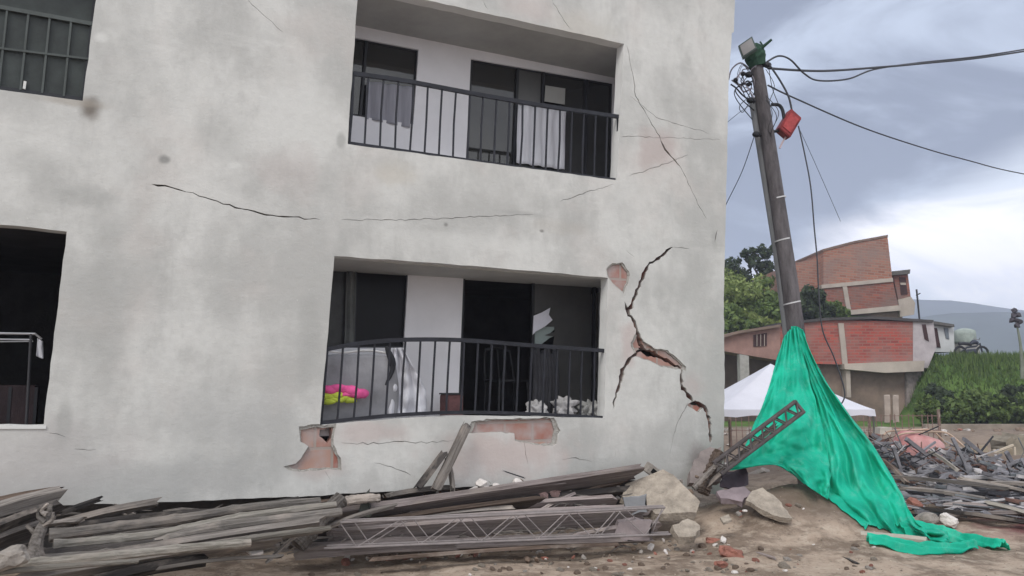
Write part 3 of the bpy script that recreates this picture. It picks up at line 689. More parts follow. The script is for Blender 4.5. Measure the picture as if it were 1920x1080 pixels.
# chair just inside the lower door
ch = thing('plastic_chair', 'dark plastic chair in the open black half of the lower doorway', 'chair', mw=FRA @ Matrix.Translation((F(950, 790, 1.35).x, 1.35, LZ)))
cm = mat('dark grey plastic', (.03, .03, .033), .6, .2)
bm = bmesh.new(); box(bm, (-.21, -.21, .40), (.21, .21, .43)); bmesh.ops.bevel(bm, geom=bm.edges[:], offset=.01, segments=2, affect='EDGES'); obj('seat', bm, cm, ch)
bm = bmesh.new()
for x in (-.2, .2): tube(bm, curve([(x, .2, .42), (x * .98, .24, .62), (x * .85, .27, .8)]), .016)
tube(bm, curve([(-.17, .27, .8), (0, .28, .84), (.17, .27, .8)]), .022)
for x in (-.1, 0, .1): tube(bm, [(x, .21, .43), (x * .9, .275, .81)], .011)
obj('backrest', bm, cm, ch)
for x in (-.19, .19):
    for y_ in (-.19, .19):
        bm = bmesh.new(); tube(bm, [(x, y_, .41), (x * 1.12, y_ * 1.12, .0)], [.018, .013]); obj('leg', bm, cm, ch)

# ------------------------------------------------------------------ debris: planks, poles, chunks
def basis(p0, p1, roll=0.0):
    d = (p1 - p0).normalized(); upv = Vector((0, 0, 1)); y = upv.cross(d).normalized(); z = d.cross(y)
    m = Matrix((d, y, z)).transposed().to_4x4(); return Matrix.Translation(p0) @ m @ Matrix.Rotation(roll, 4, 'X')
def plank(label, a, b, w, t, m=None, roll=0.0, name='plank', cat='plank', bend=.015, taper=1.0, group=None, seed=None):
    a, b = Vector(a), Vector(b); L = (b - a).length; n = max(4, int(L / .09)); bm = bmesh.new(); rr_ = random.Random(seed if seed is not None else len(bpy.data.objects)); ring = []
    wy, nt = 5, 2
    sd_ = rr_.uniform(0, 50)
    prof = [(-.5, -.5), (-.2, -.5), (.2, -.5), (.5, -.5), (.5, 0), (.5, .5), (.2, .5), (-.2, .5), (-.5, .5), (-.5, 0)]
    for i in range(n + 1):
        s = i / n; k = 1 + (taper - 1) * s; off = bend * math.sin(s * 3.14) + .006 * noise.noise(Vector((s * L * 1.5, sd_, 0)))
        e = rr_.uniform(-.02, .02) if i in (0, n) else 0
        ring.append([bm.verts.new((s * L + (rr_.uniform(-.055, .055) if i in (0, n) else 0), q[0] * w * k * (1 + .05 * noise.noise(Vector((s * L * 3, q[0] * 3, sd_)))), off + q[1] * t * k * (1 + .14 * noise.noise(Vector((s * L * 4, q[0] * 6, sd_ + 5)))))) for q in prof])
    for x, y_ in zip(ring, ring[1:]):
        for k in range(len(prof)): bm.faces.new((x[k], x[(k + 1) % len(prof)], y_[(k + 1) % len(prof)], y_[k]))
    bm.faces.new(ring[0]); bm.faces.new(ring[-1][::-1])
    return obj(name, bm, m or wood_g, label=label, cat=cat, group=group, mw=basis(a, b, roll))
def pole(label, pts, r, m=None, name='cane_pole', cat='pole', rough=.05, nodes=True, group=None):
    p = curve(pts, 14); o0 = p[0].copy(); n = len(p); rs = []; acc = 0
    for i in range(n):
        if i: acc += (p[i] - p[i - 1]).length
        k = r * (1 - .2 * i / n) + .003 * noise.noise(p[i] * 3)
        if nodes and (acc % .42) < .05: k *= 1.16
        rs.append(k)
    M_ = basis(p[0], p[-1]); Mi = M_.inverted(); bm = bmesh.new(); tube(bm, [Mi @ q for q in p], rs, 9, rough); return obj(name, bm, m or cane, label=label, cat=cat, group=group, smooth=False, mw=M_)
def chunk(label, pts, Yd, th, m, name='plaster_slab', cat='slab', jit=.02, group=None, dvec=None):
    """broken flat slab: outline on a plane (px,py,Y per vertex), real thickness, rough edge"""
    v = [pt(px, py, Y) for px, py, Y in pts] if len(pts[0]) == 3 else [pt(px, py, Yd) for px, py in pts]
    c = sum(v, Vector()) / len(v); nrm = (v[1] - v[0]).cross(v[2] - v[0]).normalized()
    if nrm.dot(CAM - c) < 0: nrm = -nrm
    out = []
    for i in range(len(v)):
        a, b = v[i], v[(i + 1) % len(v)]; n = max(1, int((b - a).length / .06))
        for j in range(n): out.append(a.lerp(b, j / n) + (b - a).cross(nrm).normalized() * R.uniform(-jit, jit) * (1 if j else .4))
    bm = bmesh.new(); f = [bm.verts.new(p - c) for p in out]; bk = [bm.verts.new(p - c - nrm * th + Vector([R.uniform(-jit, jit) * .7 for _ in range(3)])) for p in out]
    bm.faces.new(f); bm.faces.new(bk[::-1]); k = len(f)
    for i in range(k): bm.faces.new((f[i], bk[i], bk[(i + 1) % k], f[(i + 1) % k]))
    bmesh.ops.triangulate(bm, faces=bm.faces[:])
    return obj(name, bm, m, label=label, cat=cat, group=group, mw=Matrix.Translation(c))
def rock_mesh(sx, sy, sz, seed, sub=2, amp=.35):
    bm = bmesh.new(); bmesh.ops.create_icosphere(bm, subdivisions=sub, radius=1)
    for v in bm.verts:
        p = v.co.copy(); q = max(abs(p.x), abs(p.y), abs(p.z)); p = p.lerp(p / q, .55) * .85
        k = 1 + amp * noise.noise(p * 1.4 + Vector((seed * 3.1, 0, 0))) + .08 * noise.noise(p * 5 + Vector((seed, 2, 0))); v.co = Vector((p.x * sx, p.y * sy, p.z * sz)) * k
    return bm
def rock(label, pos, s, m, name='stone', cat='stone', group=None, rot=None, seed=None, asp=(1, .75, .6), sub=2):
    sd_ = seed if seed is not None else R.uniform(0, 99); bm = rock_mesh(s * asp[0], s * asp[1], s * asp[2], sd_, sub)
    e = rot or (R.uniform(-.4, .4), R.uniform(-.4, .4), R.uniform(0, 6.3))
    return obj(name, bm, m, label=label, cat=cat, group=group, mw=Matrix.Translation(pos) @ Euler(e).to_matrix().to_4x4())
slabm = mat('beige broken render', (.33, .285, .235), .95, .3, 9, bump=1, bscale=45)
plw = mat('pale plaster', (.60, .56, .53), .9, .15, 6, bump=.4, bscale=30)
redb = mat('crushed red brick', (.27, .12, .09), .95, .4, 7, bump=.8, bscale=30)
greyst = mat('dusty grey stone', (.26, .235, .21), .95, .3, 6, bump=.6, bscale=30)
brownst = mat('brown clod', (.17, .125, .095), .95, .35, 8, bump=.8, bscale=30)

# left heap of poles and boards
plank('thick square timber with a sawn end by the wall, far left of heap', pt(-60, 975, 5.9), pt(112, 926, 6.35), .09, .085, wood_g, .3)
plank('thin board lying above the thick square timber at the left edge', pt(-60, 952, 6.15), pt(108, 917, 6.45), .10, .03, wood_b, -.3)
plank('wide dark board at the far left under the thick square timber', pt(-60, 1016, 5.75), pt(112, 950, 6.3), .17, .045, wood_d, -.75)
plank('second wide dark board at the far left edge', pt(-70, 1046, 5.6), pt(90, 985, 6.1), .15, .04, wood_d, -.8)
plank('short dark stick poking up to the wall right of the far left timber', pt(112, 962, 6.35), pt(186, 936, 6.55), .035, .03, wood_d, .2, bend=.003)
plank('grey flat board lying against the dark gap below the wall', pt(108, 985, 6.15), pt(292, 944, 6.6), .09, .05, wood_g, -.5)
plank('dark brown beam lying in the shadow below the wall', pt(150, 990, 6.25), pt(400, 965, 6.9), .12, .07, wood_d, -.4)
pole('uppermost long grey cane pole of the left heap', [pt(92, 1004, 5.95), pt(300, 978, 6.35), pt(470, 952, 6.75), pt(600, 940, 7.05)], .042)
pole('second long grey cane pole from the wall in the left heap', [pt(100, 1022, 5.85), pt(280, 1004, 6.2), pt(450, 970, 6.55), pt(630, 946, 6.9)], .036, cane_p)
pole('dark cane pole in the middle of the left heap', [pt(70, 1040, 5.8), pt(300, 1018, 6.1), pt(560, 968, 6.65)], .04, wood_d, nodes=False)
pole('slightly curved grey cane pole in the middle of the left heap', [pt(60, 1052, 5.75), pt(240, 1032, 6.0), pt(400, 990, 6.3), pt(640, 960, 6.75)], .044)
plank('broad grey board running under the cane poles of the left heap', pt(120, 1064, 5.75), pt(600, 985, 6.6), .17, .05, wood_g, -.75)
plank('long grey board nearest the camera in the left heap', pt(40, 1090, 5.6), pt(520, 1012, 6.4), .14, .06, wood_g, -.65)
pole('pale cane pole crossing the bottom left corner', [pt(-60, 1066, 5.45), pt(160, 1048, 5.6), pt(330, 1030, 5.85), pt(470, 1018, 6.1)], .036, cane_p)
pole('thin pale stick lying low in front of the left heap', [pt(-60, 1078, 5.25), pt(120, 1062, 5.4), pt(260, 1052, 5.6)], .022, cane_p)
plank('low dark board at the bottom edge in front of the left heap', pt(180, 1090, 5.75), pt(380, 1052, 6.15), .12, .06, wood_d, -.5)
pole('short pale cane lying above the long grey boards', [pt(360, 1030, 6.0), pt(480, 1008, 6.25), pt(620, 990, 6.5)], .026, cane_p)
pole('thin grey cane reaching from the left heap to the wall', [pt(330, 966, 6.8), pt(450, 952, 7.0), pt(560, 934, 7.2)], .02, wood_d, nodes=False)
# knotted stump
st = thing('tree_stump', 'twisted pale branch stump standing up in the left heap', 'stump', pt(66, 1040, 5.6))
def L_(p): return p - st.location
bm = bmesh.new(); tube(bm, curve([L_(pt(62, 1052, 5.6)), L_(pt(70, 1010, 5.65)), L_(pt(86, 975, 5.75)), L_(pt(96, 946, 5.8))], 5), [.09, .075, .062, .05, .045, .042, .04, .038, .034, .03, .028, .026, .022, .018, .012, .01], 10, .12); obj('trunk', bm, wood_g, st)
for q in ([(84, 980), (72, 968), (74, 955), (84, 950)], [(82, 985), (98, 975), (100, 960)], [(88, 965), (78, 958), (90, 944)], [(66, 1000), (50, 985)]):
    bm = bmesh.new(); c = curve([L_(pt(a, b, 5.7)) for a, b in q], 4); tube(bm, c, [.018 - .010 * i / len(c) for i in range(len(c))], 7, .12); obj('branch', bm, wood_g, st)

# middle: big beams
plank('long cement-stained board slanting up over the whole middle heap', pt(585, 975, 7.25), pt(1195, 884, 8.75), .24, .055, wood_p, -.62, bend=-.01)
plank('thin grey batten lying along the wall behind the long slanting board', pt(730, 928, 7.75), pt(850, 914, 8.05), .07, .045, wood_g, -.3)
plank('dull board directly below the long slanting board', pt(600, 1000, 7.25), pt(1010, 940, 8.15), .16, .04, wood_b, -.7)
plank('pale flat board behind the lattice girder in the middle', pt(620, 1010, 7.2), pt(1205, 968, 8.3), .20, .04, wood_p, -.95)
plank('low pinkish beam resting on the dirt below the lattice girder', pt(585, 1034, 7.1), pt(1215, 1008, 8.0), .13, .09, wood_p, -.3)
plank('brown board on the dirt at the foot of the lattice girder', pt(700, 1048, 6.95), pt(1150, 1020, 7.75), .10, .03, wood_b, -.2)
plank('dark beam lying in the gap behind the lattice girder', pt(820, 958, 7.9), pt(1180, 918, 8.75), .12, .06, wood_d, -.4)
plank('short flat dark board under the right end of the long slanting board', pt(1078, 930, 8.55), pt(1165, 905, 8.85), .11, .03, wood_b, -.5)
plank('pale thick plank face directly behind the top chord of the lattice girder', pt(640, 992, 7.3), pt(1212, 955, 8.35), .11, .09, wood_p, .15)
plank('dusty plank filling the gap between the slanting board and the girder', pt(760, 972, 7.7), pt(1150, 938, 8.5), .16, .04, wood_p, -.75)
plank('grey plank with a broken end just above the girder in the middle', pt(700, 985, 7.45), pt(960, 955, 8.0), .10, .04, wood_g, -.6, bend=.03)
plank('short plank lying askew across the gap behind the girder', pt(985, 975, 8.0), pt(1080, 925, 8.5), .09, .03, wood_p, -.5)
plank('stub of brown plank poking up behind the girder', pt(900, 968, 7.95), pt(1010, 938, 8.3), .08, .03, wood_b, -.3)
plank('dusty board leaning under the right end of the girder', pt(1080, 1010, 7.75), pt(1235, 985, 8.05), .12, .04, wood_p, -.9)
plank('narrow pinkish lath on top of the long slanting board', pt(690, 957, 7.35), pt(1060, 905, 8.3), .05, .03, wood_p, -.4)
plank('heavy pinkish beam on edge at the left end of the lattice girder', pt(560, 1036, 7.0), pt(860, 1018, 7.45), .11, .10, wood_p, .1)
plank('splintered grey lath lying across the left end of the middle beams', pt(590, 1000, 7.0), pt(740, 948, 7.3), .05, .025, wood_g, .3, bend=.03)
for k_, (q0_, q1_, w_, m_, lb_) in enumerate((((150, 1012, 6.0), (420, 985, 6.5), .03, wood_g, 'thin splintered lath between the upper cane poles'), ((250, 1046, 5.95), (470, 1020, 6.3), .04, wood_b, 'brown splintered lath on the broad grey board'), ((20, 1000, 5.9), (150, 975, 6.15), .05, wood_g, 'short grey lath behind the branch stump'),
        ((430, 1000, 6.5), (600, 968, 6.85), .04, wood_d, 'dark lath near the right end of the left heap'), ((300, 1066, 5.8), (520, 1044, 6.2), .05, wood_g, 'grey lath on the dirt in front of the left heap'), ((505, 1050, 6.5), (585, 985, 6.8), .03, wood_g, 'thin grey stick leaning up at the right end of the left heap'), ((480, 962, 6.95), (700, 930, 7.4), .045, wood_b, 'brown lath along the wall foot behind the left heap'))):
    plank(lb_, pt(*q0_), pt(*q1_), w_, w_ * .5, m_, R.uniform(-.6, .3), bend=.02)
bm = bmesh.new()
for i in range(420):
    px = R.uniform(-20, 1180); py = R.uniform(962 - px * .03, 1068 - min(px, 640) * .06); c = pt(px, py, 5.75 + px * .0017 + (1068 - py) * .006); a_ = R.gauss(.12, .25); ln = R.uniform(.05, .3); d = Vector((math.cos(a_), R.uniform(-.3, .4), math.sin(a_))) * ln
    tube(bm, [c - d / 2, c + Vector((0, 0, R.uniform(-.01, .02))), c + d / 2], [R.uniform(.003, .010), R.uniform(.004, .012), .002], 4, .2)
obj('wood_splinters', bm, wood_g, kind='stuff', label='small twigs and splinters strewn over the heaps of timber', cat='splinters')
bm = bmesh.new()
for i in range(160):
    px = R.uniform(600, 1330); py = R.uniform(1012, 1050) - max(0, (px - 1000)) * .03 if R.random() < .6 else 905 - (px - 600) * .02 + R.uniform(0, 40); Y = (7.1 + (px - 600) * .0013) if py > 1000 else 7.9 + (px - 600) * .0016
    c = gz(px, py, .03) if py > 1000 else pt(px, py, Y); s_ = R.uniform(.012, .045)
    q = rock_mesh(s_, s_ * R.uniform(.5, 1), s_ * R.uniform(.4, .8), i, 1, .5); me = bpy.data.meshes.new('t'); q.transform(Matrix.Translation(c) @ Euler((R.uniform(-1, 1), R.uniform(-1, 1), R.uniform(0, 6))).to_matrix().to_4x4()); mi = R.choice([0, 1, 2, 3, 3])
    for f in q.faces: f.material_index = mi
    q.to_mesh(me); q.free(); bm.from_mesh(me); bpy.data.meshes.remove(me)
obj('small_rubble', bm, [plw, greyst, redb, brownst], kind='stuff', label='crumbled render and brick bits around the middle beams', cat='rubble')
# lattice girder
gd = thing('lattice_girder', 'thin steel lattice girder lying across the planks in the middle', 'girder', pt(600, 1020, 7.05))
def girder(root, A0, A1, B0, B1, n, off, m, double=.018, rr_=.009, rc=.011):
    L2 = lambda p: p - root.location
    for s in (0, 1):
        bm = bmesh.new(); a, b = (A0, A1) if s == 0 else (B0, B1)
        for e in (-off, off): tube(bm, [L2(a + Vector((0, e, 0))), L2(b + Vector((0, e, 0)))], rc, 7)
        obj('chord', bm, m, root)
    bm = bmesh.new()
    for e in (-off, off):
        sh = 0 if e < 0 else .35
        pts = []
        for i in range(n + 1):
            t = min(1, (i + sh) / n); p = (A0.lerp(A1, t) if i % 2 == 0 else B0.lerp(B1, t)) + Vector((0, e, 0)); pts.append(L2(p))
        for p, q in zip(pts, pts[1:]): tube(bm, [p, q], rr_, 6)
    obj('zigzag_wire', bm, m, root)
girder(gd, pt(640, 978, 7.02), pt(1245, 950, 8.0), pt(610, 1026, 6.95), pt(1255, 1000, 7.95), 12, .05, mat('cement dusted steel', (.22, .195, .19), .8, .2, 8), rr_=.0055)
# grey sack-like stump and prop
pole('thick grey broken post leaning at the left end of the middle beams', [pt(556, 1022, 6.85), pt(590, 985, 6.95), pt(640, 935, 7.15)], .085, wood_g, name='wooden_post', cat='post', rough=.12, nodes=False)
pole('thick pale post lying on the left end of the middle beams', [pt(618, 955, 7.1), pt(655, 938, 7.2), pt(712, 934, 7.3)], .045, wood_g, name='wooden_post', cat='post', rough=.1, nodes=False)
chunk('small dark green grey wedge standing on the middle beams', [(672, 968), (683, 925), (692, 918), (694, 968)], 7.3, .05, mat('dark green grey cloth', (.06, .065, .055), .9, .3), name='wedge', cat='wedge')
plank('tall grey post leaning against the wall below the lower balcony', pt(818, 916, 7.85), pt(876, 796, 8.1), .085, .06, wood_g, 1.2, name='wooden_post', cat='post')
plank('shorter dark post leaning beside the tall grey post', pt(784, 914, 7.8), pt(832, 850, 7.95), .07, .055, wood_d, 1.2, name='wooden_post', cat='post')
plank('pale stub of board beside the two leaning posts', pt(848, 918, 7.95), pt(838, 862, 7.98), .05, .03, wood_g, 1.2)
# rubble between wall and beams
for k, (px, py, s) in enumerate([(905, 908, .085), (930, 912, .06), (888, 918, .05), (970, 905, .075), (1010, 930, .11), (1040, 925, .09)]):
    rock(['white lump of plaster, leftmost on the long slanting board', 'small white lump of plaster beside the leftmost one', 'tiny white lump of plaster on the left of the white group', 'white chunk of plaster right of the white group on the slanting board', 'pinkish round rubble lump under the long slanting board', 'pink brick lump right of the round one under the slanting board'][k],
         pt(px, py, 8.15 + .05 * k), s, plw if k < 4 else mat('pink rubble', (.36, .24, .22), .95, .25, 6, bump=.5), name='rubble_lump', cat='rubble')
plank('bent black metal strip standing on the white plaster lumps', pt(948, 885, 8.35), pt(978, 895, 8.4), .02, .012, black, 0, name='metal_strip', cat='strip', bend=.0)
# right: big beige slab
chunk('large beige slab of broken render at the right end of the middle heap', [(1243, 880, 8.75), (1262, 890, 8.7), (1312, 940, 8.35), (1306, 960, 8.25), (1230, 964, 8.25), (1214, 950, 8.4), (1166, 930, 8.6), (1172, 908, 8.75)], 0, .09, slabm, jit=.008)
chunk('grey flat tile below the left side of the large beige slab', [(1168, 932), (1212, 928), (1214, 962), (1174, 964)], 8.2, .03, mat('blue grey tile', (.23, .235, .245), .8, .15))
chunk('purplish slab lying in front of the grey flat tile', [(1160, 980), (1222, 976), (1218, 1012), (1150, 1014)], 7.85, .12, mat('purple grey render', (.26, .22, .22), .9, .25))
bm = bmesh.new(); box(bm, (-.08, -.05, -.055), (.08, .05, .055)); bmesh.ops.bevel(bm, geom=bm.edges[:], offset=.008, segments=1, affect='EDGES')
hb = obj('hollow_block', bm, greyst, label='small dark hollow block tilted on top of the slabs by the wall', cat='block', mw=Matrix.Translation(pt(1222, 882, 8.85)) @ Euler((.2, .6, .4)).to_matrix().to_4x4())
bm = bmesh.new(); box(bm, (-.03, -.054, -.025), (.03, -.0505, .025)); obj('hole', bm, mat('hole black', (.005, .005, .005), 1, 0, bump=0), hb)
chunk('grey broken wall corner piece leaning at the foot of the house corner', [(1292, 905, 9.2), (1300, 862, 9.3), (1322, 842, 9.35), (1352, 838, 9.35), (1350, 905, 9.2)], 0, .12, mat('brown grey render', (.24, .205, .195), .95, .3, 5))
pole('rough grey stump standing at the foot of the house corner', [pt(1318, 925, 9.0), pt(1330, 890, 9.05), pt(1348, 845, 9.1)], .07, wood_b, name='wooden_post', cat='post', rough=.2, nodes=False)
pole('thin crooked branch at the foot of the house corner', [pt(1300, 915, 8.85), pt(1335, 880, 8.9), pt(1362, 850, 8.95)], .03, wood_g, name='branch', cat='branch', rough=.2, nodes=False)
chunk('dark purple patch standing for the shaded hollow left of the green tarpaulin', [(1352, 884, 9.2), (1400, 878, 9.1), (1402, 908, 9.0), (1372, 918, 8.9), (1350, 912, 8.95)], 0, .02, mat('dark purple hollow shade', (.035, .025, .033), .6, .3), name='hollow_shade_patch', cat='sheet')  # near-black patch stands in for the shade inside a hole
chunk('mauve fragment below the dark purple patch', [(1344, 922, 8.75), (1395, 912, 8.8), (1410, 925, 8.7), (1392, 940, 8.6), (1350, 934, 8.65)], 0, .06, mat('mauve render', (.22, .18, .19), .9, .3))
chunk('beige pointed slab lying on the dirt heap left of the green tarpaulin', [(1398, 938, 8.55), (1410, 920, 8.7), (1430, 914, 8.75), (1458, 935, 8.6), (1486, 972, 8.35), (1450, 966, 8.35)], 0, .06, slabm, jit=.012)
chunk('beige fragment beneath the large beige slab', [(1262, 985, 8.0), (1290, 972, 8.15), (1312, 985, 8.05), (1304, 1004, 7.9), (1272, 1006, 7.9)], 0, .08, slabm)
for lab, a, b, s in (('broken red brick, the larger one on the dirt at lower right of the beams', 1372, 1038, .13), ('broken red brick left of the larger one', 1338, 1016, .10), ('red brick shard nearest the camera on the right', 1352, 1058, .07), ('red brick lump at the right of the beams end', 1298, 996, .08)):
    p = gz(a, b, .03); rock(lab, p, s, redb, name='brick_fragment', cat='brick', asp=(1, .6, .45), sub=3)
rock('small bright white stone between the red brick pieces', gz(1356, 1012, .08), .045, plw)
rock('small white stone left of the bright one by the beige fragment', gz(1262, 996, .05), .035, plw)
rock('round greenish boulder in the bottom left corner', pt(18, 1046, 5.3), .12, greyst, sub=3)
rock('red brick lump on the dirt below the left end of the middle beams', gz(648, 1056, .02), .075, redb, name='brick_fragment', cat='brick', asp=(1, .6, .45))
rock('small red shard in front of the left heap', gz(470, 1068, .02), .05, redb, name='brick_fragment', cat='brick', asp=(1, .5, .3))
chunk('pale thin tile lying at the end of the left heap', [(462, 1030, 6.4), (490, 1022, 6.5), (494, 1034, 6.4), (472, 1040, 6.3)], 0, .02, plw, jit=.004)
chunk('flat pale fragment below the pointed beige slab', [(1350, 970, 8.2), (1366, 964, 8.25), (1372, 974, 8.15), (1356, 980, 8.1)], 0, .025, slabm, jit=.006)
plank('thin pale splinter of wood on the dirt below the green tarpaulin', gz(1412, 1034, .02), gz(1455, 1048, .02), .03, .018, wood_p, 0, bend=.002)
plank('dark thin stick on the dirt below the green tarpaulin', gz(1545, 1030, .02), gz(1610, 1058, .02), .025, .018, wood_d, 0, bend=.002)
plank('short brown stick on the dirt left of the grey pipe', gz(1508, 1000, .05), gz(1530, 1012, .04), .035, .02, wood_b, 0, bend=.002)
grp = []
srcs = [(rock_mesh(1, .75, .5, k, 2), k) for k in range(6)]
meshes = []
for bmx, k in srcs:
    me = bpy.data.meshes.new('stone'); bmx.to_mesh(me); bmx.free(); me.materials.append([plw, greyst, brownst, slabm, redb, greyst][k]); meshes.append(me)
LAB = ['pale chip of render scattered on the dirt', 'grey stone chip scattered on the dirt', 'brown clod of earth scattered on the dirt', 'beige chip of render scattered on the dirt', 'red brick chip scattered on the dirt']
LG = ['pale chips on the dirt', 'grey chips on the dirt', 'brown clods on the dirt', 'beige chips on the dirt', 'red brick chips on the dirt']
for i in range(230):
    px = R.choice([R.uniform(560, 1300), R.uniform(1250, 1640), R.uniform(1250, 1640), R.uniform(1300, 1500)]); py = R.uniform(1040, 1079) if px < 1250 else R.uniform(925 if px > 1330 else 985, 1075)
    if px > 1480: py = max(py, 940 + (px - 1480) * .55)
    k = R.choice([0, 1, 2, 2, 3, 3, 4]); p = gz(px, py, 0)
    for _ in range(4):
        z_ = T(p.x, p.y); p = gz(px, py, z_)
    s = R.uniform(.012, .042) * (1.6 if R.random() < .18 else 1)
    o = bpy.data.objects.new('stone_chip', meshes[k]); COL.objects.link(o)
    o.matrix_world = Matrix.Translation(p + Vector((0, 0, s * .2))) @ Euler((R.uniform(-.5, .5), R.uniform(-.5, .5), R.uniform(0, 6))).to_matrix().to_4x4() @ Matrix.Scale(s, 4)
    tag(o, LAB[k], 'stone', LG[k])
bm = bmesh.new()
for i in range(3500):
    x = R.uniform(-5, 8); y = R.uniform(5.2, 11.5)
    fx = FIN @ Vector((x, y, 0))
    if fx.y > .1 and fx.x < XR: continue
    z_ = T(x, y); s = R.uniform(.004, .011) * (1.8 if R.random() < .08 else 1)
    m_ = Matrix.Translation((x, y, z_)) @ Euler((R.uniform(0, 3), R.uniform(0, 3), 0)).to_matrix().to_4x4() @ Matrix.Diagonal((1, R.uniform(.5, 1), R.uniform(.4, .8), 1))
    bmesh.ops.create_icosphere(bm, subdivisions=1, radius=s, matrix=m_)
obj('gravel', bm, mat('gravel grit', (.27, .225, .18), .95, .65, 5, bump=0), kind='stuff', label='fine grit scattered over the trodden dirt', cat='gravel')

# ------------------------------------------------------------------ green tarpaulin
def tarp():
    m = bpy.data.materials.new('green netting'); m.use_nodes = True; n, l = m.node_tree.nodes, m.node_tree.links; b = n['Principled BSDF']
    b.inputs['Roughness'].default_value = .55; b.inputs['Specular IOR Level'].default_value = .3
    tc = n.new('ShaderNodeTexCoord'); t = n.new('ShaderNodeTexNoise'); t.inputs['Scale'].default_value = 2.5; t.inputs['Detail'].default_value = 6; l.new(tc.outputs['Object'], t.inputs['Vector'])
    r = n.new('ShaderNodeValToRGB'); r.color_ramp.elements[0].position = .35; r.color_ramp.elements[1].position = .65
    r.color_ramp.elements[0].color = (.006, .50, .33, 1); r.color_ramp.elements[1].color = (.02, .68, .47, 1); l.new(t.outputs[0], r.inputs[0])
    e3 = r.color_ramp.elements.new(.80); e3.color = (.22, .74, .60, 1)
    mp2 = n.new('ShaderNodeMapping'); mp2.inputs['Scale'].default_value = (1, 1, .35); l.new(tc.outputs['Object'], mp2.inputs[0]); t2 = n.new('ShaderNodeTexNoise'); t2.inputs['Scale'].default_value = 6; t2.inputs['Detail'].default_value = 9; t2.inputs['Roughness'].default_value = .75; l.new(mp2.outputs[0], t2.inputs['Vector'])
    m2 = n.new('ShaderNodeMapRange'); m2.inputs[1].default_value = .52; m2.inputs[2].default_value = .74; m2.inputs[3].default_value = 0; m2.inputs[4].default_value = .55; l.new(t2.outputs[0], m2.inputs[0])
    mm = n.new('ShaderNodeMix'); mm.data_type = 'RGBA'; mm.inputs[7].default_value = (.28, .68, .56, 1); l.new(m2.outputs[0], mm.inputs[0]); l.new(r.outputs[0], mm.inputs[6]); r = mm; l.new(mm.outputs[2], b.inputs['Base Color'])
    tr = n.new('ShaderNodeBsdfTranslucent'); l.new(r.outputs[2], tr.inputs[0]); mx = n.new('ShaderNodeMixShader'); mx.inputs[0].default_value = .42
    w = n.new('ShaderNodeTexNoise'); w.inputs['Scale'].default_value = 5; w.inputs['Detail'].default_value = 5; l.new(tc.outputs['Object'], w.inputs['Vector'])
    bp = n.new('ShaderNodeBump'); bp.inputs['Strength'].default_value = .9; bp.inputs['Distance'].default_value = .05; l.new(w.outputs[0], bp.inputs['Height']); l.new(bp.outputs[0], b.inputs['Normal'])
    l.new(b.outputs[0], mx.inputs[1]); l.new(tr.outputs[0], mx.inputs[2]); l.new(mx.outputs[0], n['Material Output'].inputs[0])
    root = pt(1560, 900, 9); bm = bmesh.new()
    def dep(py): return 11.0 + (8.45 - 11.0) * max(0, min(1, (py - 612) / 395)) ** .9
    def sheet2(rows, nu, nv, amp, fold, ph=0, doff=0, edge=0):
        k = len(rows[0]); cols = [curve([Vector((r_[c][0], r_[c][1], (r_[c][2] if len(r_[c]) > 2 else dep(r_[c][1])) + doff)) for r_ in rows], nv) for c in range(k)]
        g = []
        for j in range(len(cols[0])):
            rw = curve([c[j] for c in cols], nu) if k > 2 else [cols[0][j].lerp(cols[1][j], i / nu) for i in range(nu + 1)]
            v = j / (len(cols[0]) - 1); out = []
            for i, q in enumerate(rw):
                u = i / (len(rw) - 1)
                dd = amp * (math.sin(u * fold * 6.28 + ph + 1.6 * v) * .7 + .6 * math.sin(u * fold * 11 + 3 * v + 1)) * min(1, 2 * v + .25)
                dd += .22 * noise.noise(Vector((u * 3 + ph, v * 4, 1))) * min(1, 1.5 * v)
                dd += .09 * noise.noise(Vector((u * 9 + ph, v * 9, 4))) + .07 * (1 - 2 * abs(noise.noise(Vector((u * 5 + v * 3 + ph, v * 6 - u * 2, 14))))) + .03 * (1 - 2 * abs(noise.noise(Vector((u * 16 + ph, v * 15 + u * 6, 21)))))
                e = (4 * noise.noise(Vector((v * 16, ph + u * 2, 8)))) if i in (0, len(rw) - 1) else 0
                p = pt(q.x + e, q.y, q.z - dd); gr_ = T(p.x, p.y) + .015
                if p.z < gr_: p.z = gr_ + .01
                out.append(bm.verts.new(p - root))
            g.append(out)
        for a, b_ in zip(g, g[1:]):
            for i in range(len(a) - 1): bm.faces.new((a[i], a[i + 1], b_[i + 1], b_[i]))
    sheet2([[(1470, 632), (1482, 618), (1496, 614)], [(1452, 690), (1480, 690), (1512, 690)], [(1434, 748), (1475, 750), (1528, 750)], [(1412, 800), (1470, 800), (1542, 800)], [(1392, 850), (1460, 835), (1550, 845)],
            [(1366, 882), (1470, 860), (1556, 880)], [(1440, 868), (1485, 880), (1556, 905)], [(1482, 884), (1515, 912), (1553, 937)]], 18, 9, .055, 1.6, 0, -.12)
    sheet2([[(1484, 612), (1494, 612), (1504, 618)], [(1500, 660), (1512, 662), (1522, 664)], [(1512, 715), (1532, 713), (1546, 710)], [(1528, 770), (1556, 768), (1584, 765)], [(1543, 850), (1590, 840), (1632, 828)],
            [(1551, 925), (1610, 905), (1668, 885)], [(1585, 965), (1645, 950), (1696, 938)], [(1617, 1000), (1670, 990), (1716, 978)], [(1626, 1016), (1690, 1010), (1748, 998)]], 22, 9, .07, 1.9, 2)
